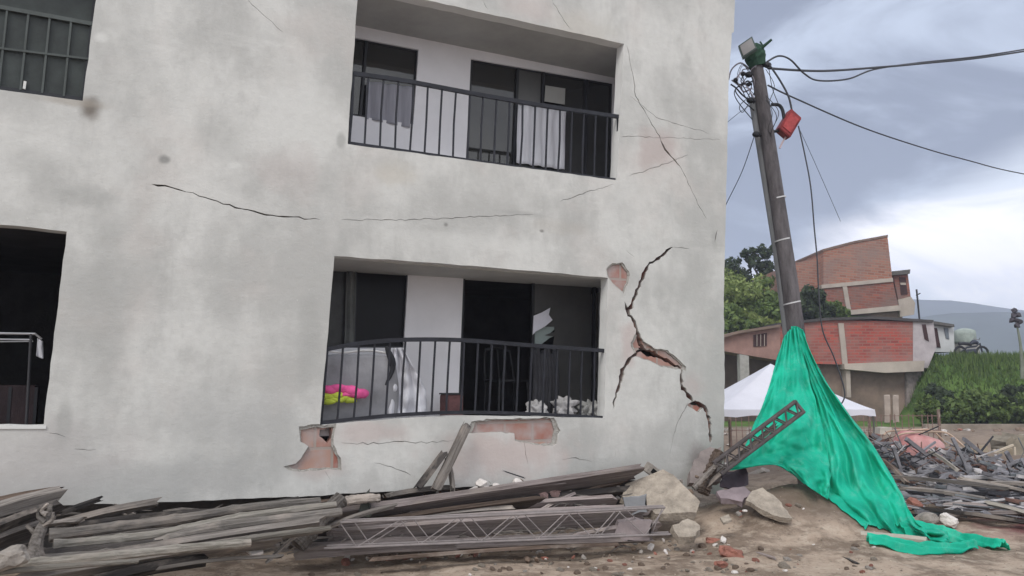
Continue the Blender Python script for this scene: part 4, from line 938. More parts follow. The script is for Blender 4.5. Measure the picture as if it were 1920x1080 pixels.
    # tail lying on the dirt
    def tail(pts, wv, ph):
        c = curve([gz(a, b_, .02) for a, b_ in pts], 12); g = []
        for j, p in enumerate(c):
            v = j / (len(c) - 1); w = wv * (.65 + .5 * noise.noise(Vector((v * 5, ph, 0)))) * (1 - .35 * v); dr = (c[min(j + 1, len(c) - 1)] - c[max(j - 1, 0)]).normalized(); s = Vector((-dr.y, dr.x, 0)); row = []
            for i in range(17):
                u = i / 16 - .5; q = p + s * u * w * 2; h_ = .09 * (1 - 4 * u * u) + .05 * abs(noise.noise(Vector((u * 7 + ph, v * 9, 2)))) + .02 * math.sin(u * 22 + v * 6)
                q.z = max(T(q.x, q.y) + .006, T(q.x, q.y) + h_); row.append(bm.verts.new(q - root))
            g.append(row)
        for a, b_ in zip(g, g[1:]):
            for i in range(16): bm.faces.new((a[i], a[i + 1], b_[i + 1], b_[i]))
    tail([(1690, 1010), (1745, 1008), (1790, 1012), (1840, 1020), (1884, 1030)], .17, 3); tail([(1628, 1030), (1700, 1032), (1770, 1034), (1830, 1030)], .09, 9)
    sheet2([[(1700, 975, 8.55), (1716, 990, 8.4)], [(1712, 985, 8.5), (1735, 1000, 8.3)], [(1740, 992, 8.4), (1750, 1018, 8.1)], [(1775, 996, 8.4), (1782, 1024, 8.0)]], 12, 6, .04, 1.5, 5)
    o = obj('green_tarpaulin', bm, m, label='bright green netting tarpaulin tied to the pole and trailing over the dirt', cat='tarpaulin', smooth=True, mw=Matrix.Translation(root))
    md = o.modifiers.new('sub', 'SUBSURF'); md.levels = md.render_levels = 1
    md = o.modifiers.new('s', 'SOLIDIFY'); md.thickness = .006
    return o
tarp()
pole('beige grey pipe lying on the lower end of the green tarpaulin', [gz(1614, 1003, .08), gz(1680, 1008, .08), gz(1738, 1014, .08)], .042, mat('beige pipe', (.36, .33, .28), .6, .15), name='pipe', cat='pipe', rough=.02, nodes=False)
# steel lattice leaning over the tarpaulin
lg = thing('steel_ladder_frame', 'dark steel lattice frame leaning from the rubble over the green tarpaulin', 'lattice frame', pt(1350, 870, 9.0))
girder(lg, pt(1338, 868, 8.9), pt(1492, 752, 8.95), pt(1352, 888, 8.8), pt(1506, 772, 8.85), 14, .03, mat('rusty dark steel', (.075, .065, .065), .75, .4, 10), rr_=.009, rc=.018)
bm = bmesh.new(); tube(bm, [pt(1490, 752, 8.95) - lg.location, pt(1508, 774, 8.85) - lg.location], .02); obj('end_bar', bm, mat('rusty dark steel', None), lg)
plank('dark long stick beside the steel lattice frame at the house corner', pt(1330, 905, 8.95), pt(1452, 800, 9.0), .05, .04, wood_d, 0, bend=.01)

# ------------------------------------------------------------------ utility pole
PY = 11.3
up_ = thing('utility_pole', 'leaning grey utility pole with floodlight, wrapped in green cloth at its foot', 'utility pole', Vector((pt(1497, 640, PY).x, PY, 0)))
Lp = lambda px, py, Y=PY: pt(px, py, Y) - up_.location
pm = mat('weathered concrete pole', (.115, .105, .11), .9, .55, 2.5, (3, 3, .7), .9, 30); pm2 = mat('light grey steel pole', (.22, .225, .235), .6, .25, 2.5, (3, 3, .5), .2)
bm = bmesh.new(); tube(bm, [Lp(1413, 95), Lp(1423, 150), Lp(1440, 260), Lp(1460, 390), Lp(1478, 510), Lp(1491, 610), Lp(1508, 740), Lp(1535, 960)], [.085, .092, .10, .107, .114, .12, .125, .135], 18, .02); obj('pole', bm, pm, up_, smooth=True)
bm = bmesh.new(); tube(bm, [Lp(1411, 185, PY + .12), Lp(1432, 310, PY + .12), Lp(1458, 470, PY + .12), Lp(1476, 610, PY + .12), Lp(1512, 960, PY + .12)], [.06, .065, .07, .075, .08], 14); obj('side_pole', bm, pm2, up_, smooth=True)
wt = mat('white band', (.55, .55, .56), .6, .2)
for (px, py, r_) in ((1459, 372, .112), (1468, 450, .115), (1485, 568, .122)):
    bm = bmesh.new(); c = Lp(px, py); tube(bm, [c - Vector((-.002, 0, .009)), c + Vector((-.002, 0, .009))], r_, 18); obj('band', bm, wt, up_)
gcl = mat('dark green cloth', (.03, .07, .045), .9, .3, 8)
bm = bmesh.new(); tube(bm, curve([Lp(1411, 84), Lp(1414, 95), Lp(1417, 108), Lp(1421, 126)], 3), [.07, .10, .125, .14, .15, .15, .15, .14, .13, .12], 12, .1); obj('cloth_wrap', bm, gcl, up_)
fl = bpy.data.objects.new('floodlight', None); COL.objects.link(fl); fl.parent = up_
bm = bmesh.new(); fa = [Lp(1384, 86, PY - .35), Lp(1410, 68, PY - .35), Lp(1419, 90, PY - .30), Lp(1392, 108, PY - .30)]; prism(bm, fa, (.03, .09, .0)); o = obj('housing', bm, mat('grey green casing', (.09, .12, .11), .6), fl)
cc = sum(fa, Vector()) / 4; bm = bmesh.new(); prism(bm, [cc + (p - cc) * .82 + Vector((0, -.006, 0)) for p in fa], (0, .005, 0)); obj('lens', bm, mat('dusty lamp glass', (.32, .31, .31), .3, .1), fl)
bm = bmesh.new(); tube(bm, [Lp(1402, 95, PY - .28), Lp(1414, 100, PY - .05)], .02); obj('bracket', bm, black, fl)
bm = bmesh.new(); bar2 = [Lp(1424, 96, PY - .05), Lp(1428, 90, PY - .1), Lp(1447, 74, PY - .2)]; tube(bm, bar2, [.03, .028, .02], 6); tube(bm, [Lp(1432, 88, PY - .12), Lp(1425, 78, PY - .12)], .012, 6); obj('bracket_arm', bm, gcl, up_)
for (px, py) in ((1439, 122), (1404, 140), (1407, 188), (1418, 252)):
    bm = bmesh.new(); c = Lp(px, py, PY - .08); bmesh.ops.create_icosphere(bm, subdivisions=2, radius=.05, matrix=Matrix.Translation(c) @ Matrix.Diagonal((1.2, 1, .9, 1))); tube(bm, [c, c + Vector((.08 if px < 1420 else -.08, .06, 0))], .02, 6); obj('insulator', bm, black, up_)
for i, q in enumerate(([(1405, 142), (1392, 135), (1382, 145), (1378, 152)], [(1378, 152), (1390, 160), (1402, 152), (1410, 160)], [(1410, 165), (1395, 172), (1385, 160), (1372, 150)], [(1408, 190), (1392, 178), (1380, 165), (1370, 158)], [(1404, 128), (1388, 118), (1372, 130), (1366, 150)])):
    bm = bmesh.new(); tube(bm, curve([Lp(a, b, PY + .05 * i) for a, b in q], 6), .012, 6); obj('cable_loop', bm, black if i % 2 else mat('pale lead', (.35, .33, .38), .7), up_)
for i in range(9):
    a_, b_ = R.uniform(1372, 1410), R.uniform(118, 200); q = [(1412, R.uniform(120, 190)), ((a_ + 1412) / 2 + R.uniform(-8, 8), b_ - R.uniform(8, 25)), (a_, b_), (a_ + R.uniform(0, 12), b_ + R.uniform(5, 22)), (1414, R.uniform(150, 235))]
    bm = bmesh.new(); tube(bm, curve([Lp(a, b, PY + R.uniform(-.15, .15)) for a, b in q], 5), R.uniform(.004, .009), 5); obj('cable_loop', bm, black if i % 3 else MATS['pale lead'], up_)
for i in range(4):
    bm = bmesh.new(); y0_ = R.uniform(125, 200); tube(bm, curve([Lp(1436, y0_, PY - .15), Lp(1448 + i * 4, y0_ + 30, PY - .2), Lp(1440 + i * 3, y0_ + 60, PY - .15), Lp(1446, y0_ + 70, PY - .1)], 5), .005, 5); obj('cable_loop', bm, black, up_)
for (px, py) in ((1379, 150), (1404, 158), (1393, 139)):
    bm = bmesh.new(); bmesh.ops.create_icosphere(bm, subdivisions=1, radius=.038, matrix=Matrix.Translation(Lp(px, py, PY))); obj('clamp', bm, black, up_)
rb = bpy.data.objects.new('red_box', None); COL.objects.link(rb); rb.parent = up_
redm = mat('faded red paint', (.24, .035, .038), .6, .4, 8); bq = [Lp(1484, 203, PY - .1), Lp(1504, 221, PY - .1), Lp(1482, 258, PY - .1), (Lp(1461, 240, PY - .1))]
bm = bmesh.new(); prism(bm, bq, (0, .22, .02)); bmesh.ops.bevel(bm, geom=bm.edges[:], offset=.012, segments=2, affect='EDGES'); obj('casing', bm, redm, rb, 'red painted metal box tilted on its bracket')
bc = sum(bq, Vector()) / 4; bm = bmesh.new(); prism(bm, [bc + (p - bc) * .7 + Vector((0, -.012, 0)) for p in bq], (0, .011, 0)); obj('cover', bm, mat('bright red paint', (.32, .05, .05), .6, .35, 14), rb)
bm = bmesh.new(); tube(bm, curve([Lp(1446, 196, PY), Lp(1460, 197, PY), Lp(1467, 206, PY), Lp(1470, 222, PY)], 5), .026, 8); tube(bm, [Lp(1450, 247, PY), Lp(1468, 243, PY)], .022); obj('bracket', bm, black, rb)
bm = bmesh.new(); tube(bm, curve([Lp(1475, 255), Lp(1468, 265), Lp(1462, 278)], 4), .014, 6); obj('tassel', bm, mat('pinkish rag', (.5, .4, .42), .9), rb)
def wire(label, pts, r, m=None):
    p = curve(pts, 10); bm = bmesh.new(); tube(bm, [q - p[0] for q in p], r, 6); return obj('overhead_wire', bm, m or mat('black cable', (.055, .058, .068), .6, .1, bump=0), label=label, cat='wire', mw=Matrix.Translation(p[0]), smooth=True)
wire('thick upper cable running from the pole top to the right edge', [pt(1440, 128, 11.2), pt(1540, 133, 12), pt(1650, 126, 13), pt(1740, 118, 14), pt(1840, 108, 15), pt(1960, 90, 16.5)], .018)
wire('looping cable hanging from the pole top and joining the thick upper cable', [pt(1438, 116, 11.2), pt(1460, 105, 11.3), pt(1482, 112, 11.5), pt(1508, 138, 11.7), pt(1535, 151, 12), pt(1590, 148, 12.4), pt(1640, 130, 12.9), pt(1720, 118, 13.8), pt(1840, 105, 15), pt(1960, 86, 16.5)], .014)
wire('single cable sagging from the pole down to the right edge', [pt(1440, 160, 11.2), pt(1490, 184, 11.8), pt(1620, 240, 13.5), pt(1740, 280, 15), pt(1820, 302, 16), pt(1880, 318, 17), pt(1970, 336, 18)], .013)
wire('short dark lead running from the pole top to the red box', [pt(1443, 122, 11.15), pt(1462, 150, 11.15), pt(1478, 180, 11.2), pt(1485, 208, 11.25)], .014)
wire('thin lead dropping from the red box past the brick house', [pt(1497, 236, 11.25), pt(1508, 285, 11.3), pt(1520, 350, 11.3), pt(1527, 430, 11.3), pt(1532, 483, 11.3), pt(1535, 543, 11.3), pt(1542, 617, 11.3), pt(1565, 673, 11.3), pt(1584, 737, 11.3), pt(1571, 766, 11.3)], .010)
wire('faint thin wire slanting down right of the red box', [pt(1498, 240, 11.3), pt(1530, 310, 12), pt(1576, 415, 13)], .004)
wire('thin guy wire from the pole down behind the house edge', [pt(1416, 250, 11.4), pt(1392, 320, 11.8), pt(1362, 382, 12.4), pt(1335, 440, 13)], .006)
wire('second faint wire from the pole towards the house edge', [pt(1410, 195, 11.4), pt(1385, 212, 11.7), pt(1345, 245, 12.2)], .004)
wire('third faint wire beside the pole', [pt(1442, 130, 11.2), pt(1448, 165, 11.2), pt(1460, 196, 11.25)], .005)

# ------------------------------------------------------------------ scrap heap on the right
def hp(px, py, lift=.0):
    p = gz(px, py, 0)
    for _ in range(14):
        z_ = T(p.x, p.y, False) + lift; q = gz(px, py, min(z_, 1.3)); p = p.lerp(q, .6)
        if p.y > 13: p = pt(px, py, 13); break
    return p
scr = [('long grey board across the middle of the scrap heap', (1665, 893, 10.6), (1885, 916, 10.0), .07, wood_g), ('long grey board just below the uppermost long one of the scrap heap', (1690, 915, 10.2), (1850, 936, 9.8), .08, wood_g),
       ('grey plank low at the front of the scrap heap', (1775, 950, 9.7), (1850, 952, 9.5), .13, wood_p), ('wide mauve board at the front right of the scrap heap', (1760, 968, 9.4), (1940, 962, 9.2), .14, wood_p),
       ('pale stick slanting down at the right edge of the scrap heap', (1850, 943, 9.5), (1940, 968, 9.0), .05, cane_p), ('dark board under the mauve board', (1700, 952, 9.6), (1960, 985, 8.9), .12, wood_d),
       ('grey board at the far right of the scrap heap', (1860, 905, 10.4), (1960, 912, 10.0), .12, wood_g), ('thin pale batten leaning on the upper scrap heap', (1742, 846, 11.4), (1792, 880, 10.9), .04, cane_p),
       ('brown board sticking up left in the scrap heap', (1655, 862, 11.2), (1700, 905, 10.4), .07, wood_b), ('grey batten in the middle right of the scrap heap', (1800, 898, 10.4), (1940, 925, 9.9), .05, wood_g)]
for lab, a, b, w, m_ in scr: plank(lab, pt(*a), pt(*b), w, .04, m_, R.uniform(-.6, .2), cat='plank')
SC = [mat('grey scrap metal', (.19, .185, .2), .7, .5, 2.5, bump=.2), mat('rusty scrap', (.13, .075, .06), .9, .4, 5), mat('blue grey scrap', (.13, .14, .15), .6, .4, 5), mat('pale scrap', (.40, .38, .38), .8, .3, 5), mat('dark scrap', (.03, .03, .035), .8, .3, 5)]
bm = bmesh.new()
for i in range(420):
    px = R.uniform(1625, 1960); top = 838 - 20 * math.exp(-((px - 1655) / 50) ** 2) + max(0, px - 1790) * .25
    py = R.uniform(top, 966); Y = 12.0 - (py - 838) / 130 * 2.7 + R.uniform(-.15, .1); c = pt(px, py, Y); big = R.random() < .3; ln = R.uniform(.35, 1.1) if big else R.uniform(.08, .35)
    lowp = (py - 838) / 130; ang = R.gauss(-.08, .12 if lowp > .4 else .6); d = Vector((math.cos(ang), R.uniform(-.4, .3), math.sin(ang))) * ln
    p0, p1 = c - d / 2, c + d / 2; md_ = c + Vector((R.uniform(-.04, .04), 0, R.uniform(-.03, .04))); nf = len(bm.faces)
    if R.random() < .45: tube(bm, [p0, md_, p1], R.uniform(.004, .011), 4, .1)
    else:
        w_ = R.uniform(.012, .04); tube(bm, [p0, md_, p1], [w_, w_ * .9, w_ * .7], 4, .35)
    bm.faces.ensure_lookup_table(); mi = R.choice([0, 0, 0, 1, 2, 3, 4])
    for f in bm.faces[nf:]: f.material_index = mi
obj('scrap_rods', bm, SC, kind='stuff', label='tangle of broken laths, rods and wires in the scrap heap', cat='scrap')
bm = bmesh.new()
for i in range(260):
    px = R.uniform(1615, 1960); top = 838 - 20 * math.exp(-((px - 1655) / 50) ** 2) + max(0, px - 1790) * .2; py = R.uniform(top, 965) if R.random() < .7 else R.uniform(top, 905)
    Y = 12.1 - (py - 838) / 130 * 2.7 + R.uniform(0, .2); c = pt(px, py, Y); s = R.uniform(.03, .12)
    q = rock_mesh(s, s * R.uniform(.4, 1), s * R.uniform(.2, .7), i, 1, .5); me = bpy.data.meshes.new('t'); q.transform(Matrix.Translation(c) @ Euler((R.uniform(-1, 1), R.uniform(-1, 1), R.uniform(0, 6))).to_matrix().to_4x4()); mi = R.choice([0, 0, 1, 2, 3, 4])
    for f in q.faces: f.material_index = mi
    q.to_mesh(me); q.free(); bm.from_mesh(me); bpy.data.meshes.remove(me)
obj('heap_rubble', bm, SC, kind='stuff', label='grey broken rubble filling the scrap heap', cat='rubble')
rock('pale stone at the foot of the scrap heap by the tarpaulin', gz(1780, 976, .1), .11, plw, sub=3); rock('round grey stone left of the pale one at the foot of the scrap heap', gz(1738, 974, .1), .14, greyst, sub=3)
rock('small red brick piece in the foot of the scrap heap', pt(1716, 945, 9.6), .10, redb, name='brick_fragment', cat='brick')
# upturned red barrow
wb = thing('wheelbarrow', 'faded red upturned wheelbarrow tray on top of the scrap heap', 'wheelbarrow', pt(1722, 845, 12.3))
pr = mat('faded pinkish red plastic', (.56, .20, .20), .6, .3, 2.2, col2=(.62, .38, .36))
bm = bmesh.new(); n_ = 28; prev = None
for j, (s, z_) in enumerate(((1.0, -.1), (.98, 0), (.93, .1), (.85, .18), (.68, .235), (.4, .25), (.02, .252))):
    ring = [bm.verts.new((math.copysign(abs(math.cos(k * 6.283 / n_)) ** .7, math.cos(k * 6.283 / n_)) * .40 * s, math.copysign(abs(math.sin(k * 6.283 / n_)) ** .7, math.sin(k * 6.283 / n_)) * .27 * s, z_ * (1 - .12 * math.cos(k * 6.283 / n_)))) for k in range(n_)]
    if prev:
        for k in range(n_): bm.faces.new((prev[k], prev[(k + 1) % n_], ring[(k + 1) % n_], ring[k]))
    prev = ring
bm.faces.new(prev); o = obj('tray', bm, pr, wb, smooth=True); o.rotation_euler = (.1, .12, .2)
bm = bmesh.new(); tube(bm, curve([(-.42, -.2, .22), (-.3, -.22, .27), (.1, -.22, .29), (.34, -.22, .27), (.56, -.24, .08)], 6), .014, 7); tube(bm, curve([(-.42, .2, .22), (-.3, .22, .28), (.1, .22, .30), (.34, .22, .28), (.56, .24, .08)], 6), .014, 7); obj('handle', bm, mat('tan tube', (.45, .33, .25), .6), wb)
# pale boards and table frame
tb = thing('broken_table', 'broken pale wooden table frame standing at the right behind the scrap heap', 'table', pt(1870, 875, 13.2))
lt = lambda px, py, Y=13.2: pt(px, py, Y) - tb.location
for nm, a, b, w in (('leg', (1864, 842), (1868, 882), .05), ('leg', (1902, 838), (1904, 874), .04), ('rail', (1862, 849), (1900, 834), .04), ('rail', (1872, 871), (1905, 866), .035)):
    bm = bmesh.new(); tube(bm, [lt(*a), lt(*b)], w / 2, 4); obj(nm, bm, mat('pale pine', (.50, .43, .34), .85, .2), tb)
bm = bmesh.new(); prism(bm, [lt(1872, 850, 13.3), lt(1898, 840, 13.3), lt(1902, 866, 13.3), lt(1874, 872, 13.3)], (0, .03, 0)); obj('panel', bm, mat('tan board', (.36, .30, .22), .9, .2), tb)
pole('pale curved offcut left of the broken table', [pt(1808, 862, 12.6), pt(1822, 868, 12.5), pt(1840, 864, 12.5)], .03, cane_p, name='offcut', cat='offcut', nodes=False)
chunk('tan cardboard piece left of the broken table', [(1826, 838), (1850, 834), (1858, 862), (1832, 862)], 13.1, .03, mat('tan card', (.34, .28, .21), .9, .2), name='cardboard', cat='cardboard', jit=.01)
chunk('pale cream block between the white tent and the wheelbarrow', [(1650, 802), (1672, 801), (1670, 815), (1650, 814)], 15.0, .2, mat('cream block', (.50, .46, .40), .9, .2), name='block', cat='block', jit=.01)
chunk('low tan bank of rubble at the right edge behind the broken table', [(1890, 822), (1960, 818), (1960, 880), (1895, 872)], 14.2, .5, mat('tan rubble', (.27, .235, .185), .95, .3), name='rubble_block', cat='rubble', jit=.05)

# ------------------------------------------------------------------ white tent
TY = 20.0; tg = T(pt(1500, 800, TY).x, TY, False)
xl, xr_ = pt(1352, 765, TY).x, pt(1640, 770, TY).x; ez = pt(1500, 768, TY).z; az_ = pt(1480, 682, TY + 1.9).z; dpt = 3.6
tent = thing('canopy_tent', 'white canopy tent with a pointed roof behind the green tarpaulin', 'tent', ((xl + xr_) / 2, TY + dpt / 2, tg))
tm = mat('white tent cloth', (.70, .70, .76), .8, .05, 2, bump=.1, bscale=6, trans=.2)
bm = bmesh.new(); hw, hd, hz = (xr_ - xl) / 2, dpt / 2, ez - tg; nseg = 12; rings = []
apx = -.05
for j in range(nseg + 1):
    t = j / nseg; s = 1 - t; z_ = hz + (az_ - ez) * (t ** 1.12); ring = []
    for (cx, cy) in ((-1, -1), (-.5, -1), (0, -1), (.5, -1), (1, -1), (1, -.5), (1, 0), (1, .5), (1, 1), (.5, 1), (0, 1), (-.5, 1), (-1, 1), (-1, .5), (-1, 0), (-1, -.5)):
        sag = -.05 * math.sin(t * 3.14) * (1 if abs(cx) != abs(cy) else 0); ring.append(bm.verts.new((cx * hw * s + apx * t, cy * hd * s, z_ + sag)))
    rings.append(ring)
for a, b in zip(rings, rings[1:]):
    for k in range(16): bm.faces.new((a[k], a[(k + 1) % 16], b[(k + 1) % 16], b[k]))
obj('roof', bm, tm, tent, smooth=True)
bm = bmesh.new(); r0 = rings and None
for (a, b) in (((-1, -1), (1, -1)), ((1, -1), (1, 1)), ((1, 1), (-1, 1)), ((-1, 1), (-1, -1))):
    n_ = 10
    pr_ = None
    for k in range(n_ + 1):
        t = k / n_; x = (a[0] + (b[0] - a[0]) * t) * hw; y_ = (a[1] + (b[1] - a[1]) * t) * hd; q = (bm.verts.new((x * 1.002, y_ * 1.002, hz + .005)), bm.verts.new((x * 1.01, y_ * 1.01, hz - .16 - .03 * math.sin(k * 1.9))))
        if pr_: bm.faces.new((pr_[0], q[0], q[1], pr_[1]))
        pr_ = q
obj('valance', bm, tm, tent)
for sx in (-1, 1):
    for sy in (-1, 1): bm = bmesh.new(); tube(bm, [(sx * hw * .985, sy * hd * .985, 0), (sx * hw * .985, sy * hd * .985, hz)], .025); obj('leg', bm, mat('tent leg', (.12, .11, .10), .6), tent)
# things seen under / next to the tent: low mesh fence
fn = thing('mesh_fence', 'low reddish rusted mesh fence behind the white tent', 'fence', (pt(1560, 800, 25).x, 25.5, T(10, 25.5, False)))
fm = mat('rusted mesh', (.20, .13, .11), .9, .4, 4)
bm = bmesh.new()
for k in range(34): tube(bm, [(-3 + k * .2, 0, -.4), (-3 + k * .2 + R.uniform(-.05, .05), 0, 1.05)], .014, 4)
for z_ in (.1, .55, 1.0): tube(bm, [(-3, .02, z_), (3.6, .02, z_)], .014, 4)
obj('mesh', bm, fm, fn)
for k in range(4): bm = bmesh.new(); tube(bm, [(-3 + k * 2.2, .05, -.6), (-3 + k * 2.2, .05, 1.2)], .05, 6); obj('post', bm, wood_b, fn)

# ------------------------------------------------------------------ background houses
def fpz(pts, Y): return [pt(a, b, Y) for a, b in pts]
def part(name, root, pts, Y, depth, m, lab=None):
    bm = bmesh.new(); prism(bm, [p - root.location for p in fpz(pts, Y)], (0, depth, 0)); return obj(name, bm, m, root, lab)
bA = brick('far orange brick', srgb(160, 108, 88), srgb(128, 80, 66), srgb(140, 120, 108), 1, .42, .16, (.22, .16, .14), .02, .1, .8, .7)
bA2 = brick('far red brick', srgb(148, 84, 68), srgb(112, 60, 50), srgb(125, 98, 88), 1, .42, .16, (.16, .115, .10), .02, .1, .8, .7)
bB = brick('near red brick wall', srgb(170, 78, 66), srgb(126, 56, 50), srgb(135, 98, 88), 1, .40, .15, (.25, .15, .13), .02, 0, .8, .8)
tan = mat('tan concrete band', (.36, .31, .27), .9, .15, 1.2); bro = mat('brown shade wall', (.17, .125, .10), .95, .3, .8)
YA = 48.0
hA = thing('brick_house', 'leaning unfinished orange brick house standing highest on the hill', 'house', pt(1590, 590, YA))
part('wall', hA, [(1484, 494), (1544, 484), (1546, 534), (1560, 590), (1486, 592)], YA + .6, 6, bA)
part('wall', hA, [(1544, 470), (1600, 455), (1664, 443), (1673, 521), (1544, 536)], YA, 6, bA)
part('wall', hA, [(1545, 541), (1674, 527), (1685, 576), (1549, 590)], YA + .03, 6, bA2)
part('beam', hA, [(1540, 534), (1674, 521), (1675, 528), (1541, 541)], YA - .06, 1, tan)
part('beam', hA, [(1549, 586), (1688, 572), (1690, 582), (1549, 594)], YA - .08, 1, tan)
part('column', hA, [(1580, 537), (1588, 536), (1596, 582), (1588, 583)], YA - .05, 1, tan)
part('coping', hA, [(1543, 467), (1600, 452), (1665, 440), (1665, 444), (1600, 456), (1543, 471)], YA - .05, 6.1, mat('brown coping', (.17, .12, .10), .9))
part('side_wing', hA, [(1674, 512), (1702, 512), (1708, 560), (1684, 562)], YA + .5, 4, bA2)
part('roof', hA, [(1670, 509), (1707, 505), (1706, 513), (1672, 516)], YA + .2, 4.5, conc_d)
w_ = part('window', hA, [(1686, 520), (1698, 520), (1702, 552), (1690, 553)], YA + .46, .06, mat('dark opening', (.05, .025, .025), .9)); part('frame', hA, [(1688, 530), (1698, 530), (1699, 534), (1689, 534)], YA + .42, .03, tan).parent = w_
part('balcony', hA, [(1684, 562), (1708, 556), (1716, 568), (1714, 590), (1688, 594)], YA + .1, 3, tan)
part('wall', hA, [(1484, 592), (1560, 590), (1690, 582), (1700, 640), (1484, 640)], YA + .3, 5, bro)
YB = 40.0
hB = thing('brick_house', 'long low red brick house with a pale right end behind the white tent', 'house', pt(1560, 700, YB))
part('wall', hB, [(1463, 612), (1545, 600), (1712, 603), (1712, 684), (1586, 684), (1463, 680)], YB, 7, bB)
part('end_wall', hB, [(1712, 603), (1750, 604), (1756, 650), (1740, 690), (1712, 690)], YB - .02, 7, mat('dirty pale render', (.40, .36, .37), .9, .2, 1.3))
part('column', hB, [(1572, 606), (1582, 606), (1590, 684), (1580, 684)], YB - .08, .5, tan)
part('beam', hB, [(1583, 682), (1734, 676), (1732, 696), (1660, 699), (1584, 692)], YB - .3, 3, mat('pale concrete ledge', (.40, .35, .30), .9, .15, 1.2))
part('roof', hB, [(1455, 606), (1545, 596), (1640, 593), (1751, 600), (1749, 605), (1640, 598), (1545, 601), (1455, 611)], YB - .15, 8, mat('dark roof sheet', (.06, .055, .055), .8, .3))
w_ = part('window', hB, [(1729, 608), (1736, 608), (1742, 640), (1734, 636)], YB - .06, .05, mat('dark opening', None)); 
part('column', hB, [(1586, 692), (1594, 692), (1596, 745), (1588, 745)], YB - .1, .5, tan)
part('back_wall', hB, [(1463, 680), (1700, 690), (1700, 800), (1463, 800)], YB + .5, .3, mat('tan brown lower wall', (.20, .15, .12), .95, .35, .9))
part('column', hB, [(1700, 690), (1728, 690), (1726, 800), (1700, 800)], YB + .3, 4, mat('brown grey render', None))
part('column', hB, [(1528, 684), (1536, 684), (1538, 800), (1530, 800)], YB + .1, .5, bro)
hC = thing('brick_house', 'low brown brick wing with a small barred window left of the pole', 'house', pt(1410, 700, YB - 1))
part('wall', hC, [(1340, 634), (1386, 622), (1463, 612), (1463, 676), (1390, 664), (1340, 655)], YB - 1, 6, mat('dull rose brick', (.27, .165, .14), .9, .2, 2))
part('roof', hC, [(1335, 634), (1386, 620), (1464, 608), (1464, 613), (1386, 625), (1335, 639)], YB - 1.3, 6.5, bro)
w_ = part('window', hC, [(1413, 628), (1438, 624), (1438, 648), (1413, 650)], YB - 1.05, .06, mat('dark opening', None))
for k in range(3): part('window_bar', hC, [(1419 + k * 7, 627), (1420 + k * 7, 627), (1420 + k * 7, 649), (1419 + k * 7, 649)], YB - 1.1, .04, tan).parent = w_
part('column', hC, [(1387, 664), (1404, 667), (1406, 735), (1389, 735)], YB - 1.2, .5, concrete)
part('lower_wall', hC, [(1340, 655), (1390, 664), (1463, 676), (1463, 800), (1340, 800)], YB + .8, 4, mat('brown opening wall', (.10, .075, .062), .95, .3, .8))
hD = thing('white_hut', 'small white hut with dark doorway at the end of the long red brick house', 'hut', pt(1765, 662, 41))
part('wall', hD, [(1741, 606), (1788, 612), (1790, 660), (1744, 660)], 41, 4, mat('white hut render', (.50, .51, .51), .9, .12, 1.5))
part('roof', hD, [(1738, 600), (1789, 608), (1790, 613), (1739, 606)], 40.7, 4.6, conc_d)
part('door', hD, [(1748, 614), (1757, 615), (1764, 652), (1753, 650)], 40.95, .06, mat('dark opening', None)); part('window', hD, [(1770, 614), (1778, 615), (1780, 636), (1774, 634)], 40.95, .06, mat('bluish glass', (.12, .14, .16), .4))
hE = thing('water_tank', 'grey green water tank beside the white hut', 'tank', pt(1810, 655, 42)); bm = bmesh.new(); c = pt(1810, 645, 42) - hE.location
tube(bm, [c + Vector((0, 0, z_)) for z_ in (0, .15, .5, .7, .78, .82)], [.50, .53, .53, .50, .3, .15], 20); obj('tank', bm, mat('grey green plastic', (.28, .32, .29), .6), hE, smooth=True)
bm = bmesh.new(); box(bm, (c.x - .5, c.y - .4, c.z - .7), (c.x + .5, c.y + .4, c.z - .01)); obj('stand', bm, concrete, hE)
# motorcycle
mo = thing('motorcycle', 'dark motorcycle parked on the grass bank beside the grey green tank', 'motorcycle', pt(1822, 672, 40)); mb = mat('dark bike paint', (.03, .035, .05), .4, .3)
for x in (-.55, .55):
    bm = bmesh.new(); tube(bm, [(x + .28 * math.cos(a * .3927), 0, .3 + .28 * math.sin(a * .3927)) for a in range(17)], .06, 6); obj('wheel', bm, black, mo)
bm = bmesh.new(); tube(bm, [(-.55, 0, .3), (-.2, 0, .55), (.25, 0, .6), (.45, 0, .75), (.55, 0, .3)], .05, 6); tube(bm, [(-.3, 0, .3), (.2, 0, .35)], .14, 8); obj('frame', bm, mb, mo)
bm = bmesh.new(); tube(bm, curve([(-.6, 0, .72), (-.3, 0, .74), (.02, 0, .68)], 4), .08, 8); obj('seat', bm, black, mo); bm = bmesh.new(); tube(bm, curve([(0, 0, .74), (.18, 0, .82), (.36, 0, .76)], 4), [.06, .08, .1, .12, .12, .11, .1, .09, .07], 8); obj('fuel_tank', bm, mb, mo)
bm = bmesh.new(); tube(bm, [(.3, -.3, 1.0), (.42, 0, .92), (.3, .3, 1.0)], .02, 6); obj('handlebar', bm, steel, mo)
an = thing('antenna_mast', 'thin dark mast standing on the roof of the long red brick house', 'mast', pt(1724, 597, 41)); bm = bmesh.new(); tube(bm, [(0, 0, -.1), (-.06, 0, 1.5)], .045, 6); obj('mast', bm, black, an); bm = bmesh.new(); tube(bm, [(-.1, 0, 1.2), (.12, 0, 1.3)], .03, 5); obj('crossbar', bm, black, an)
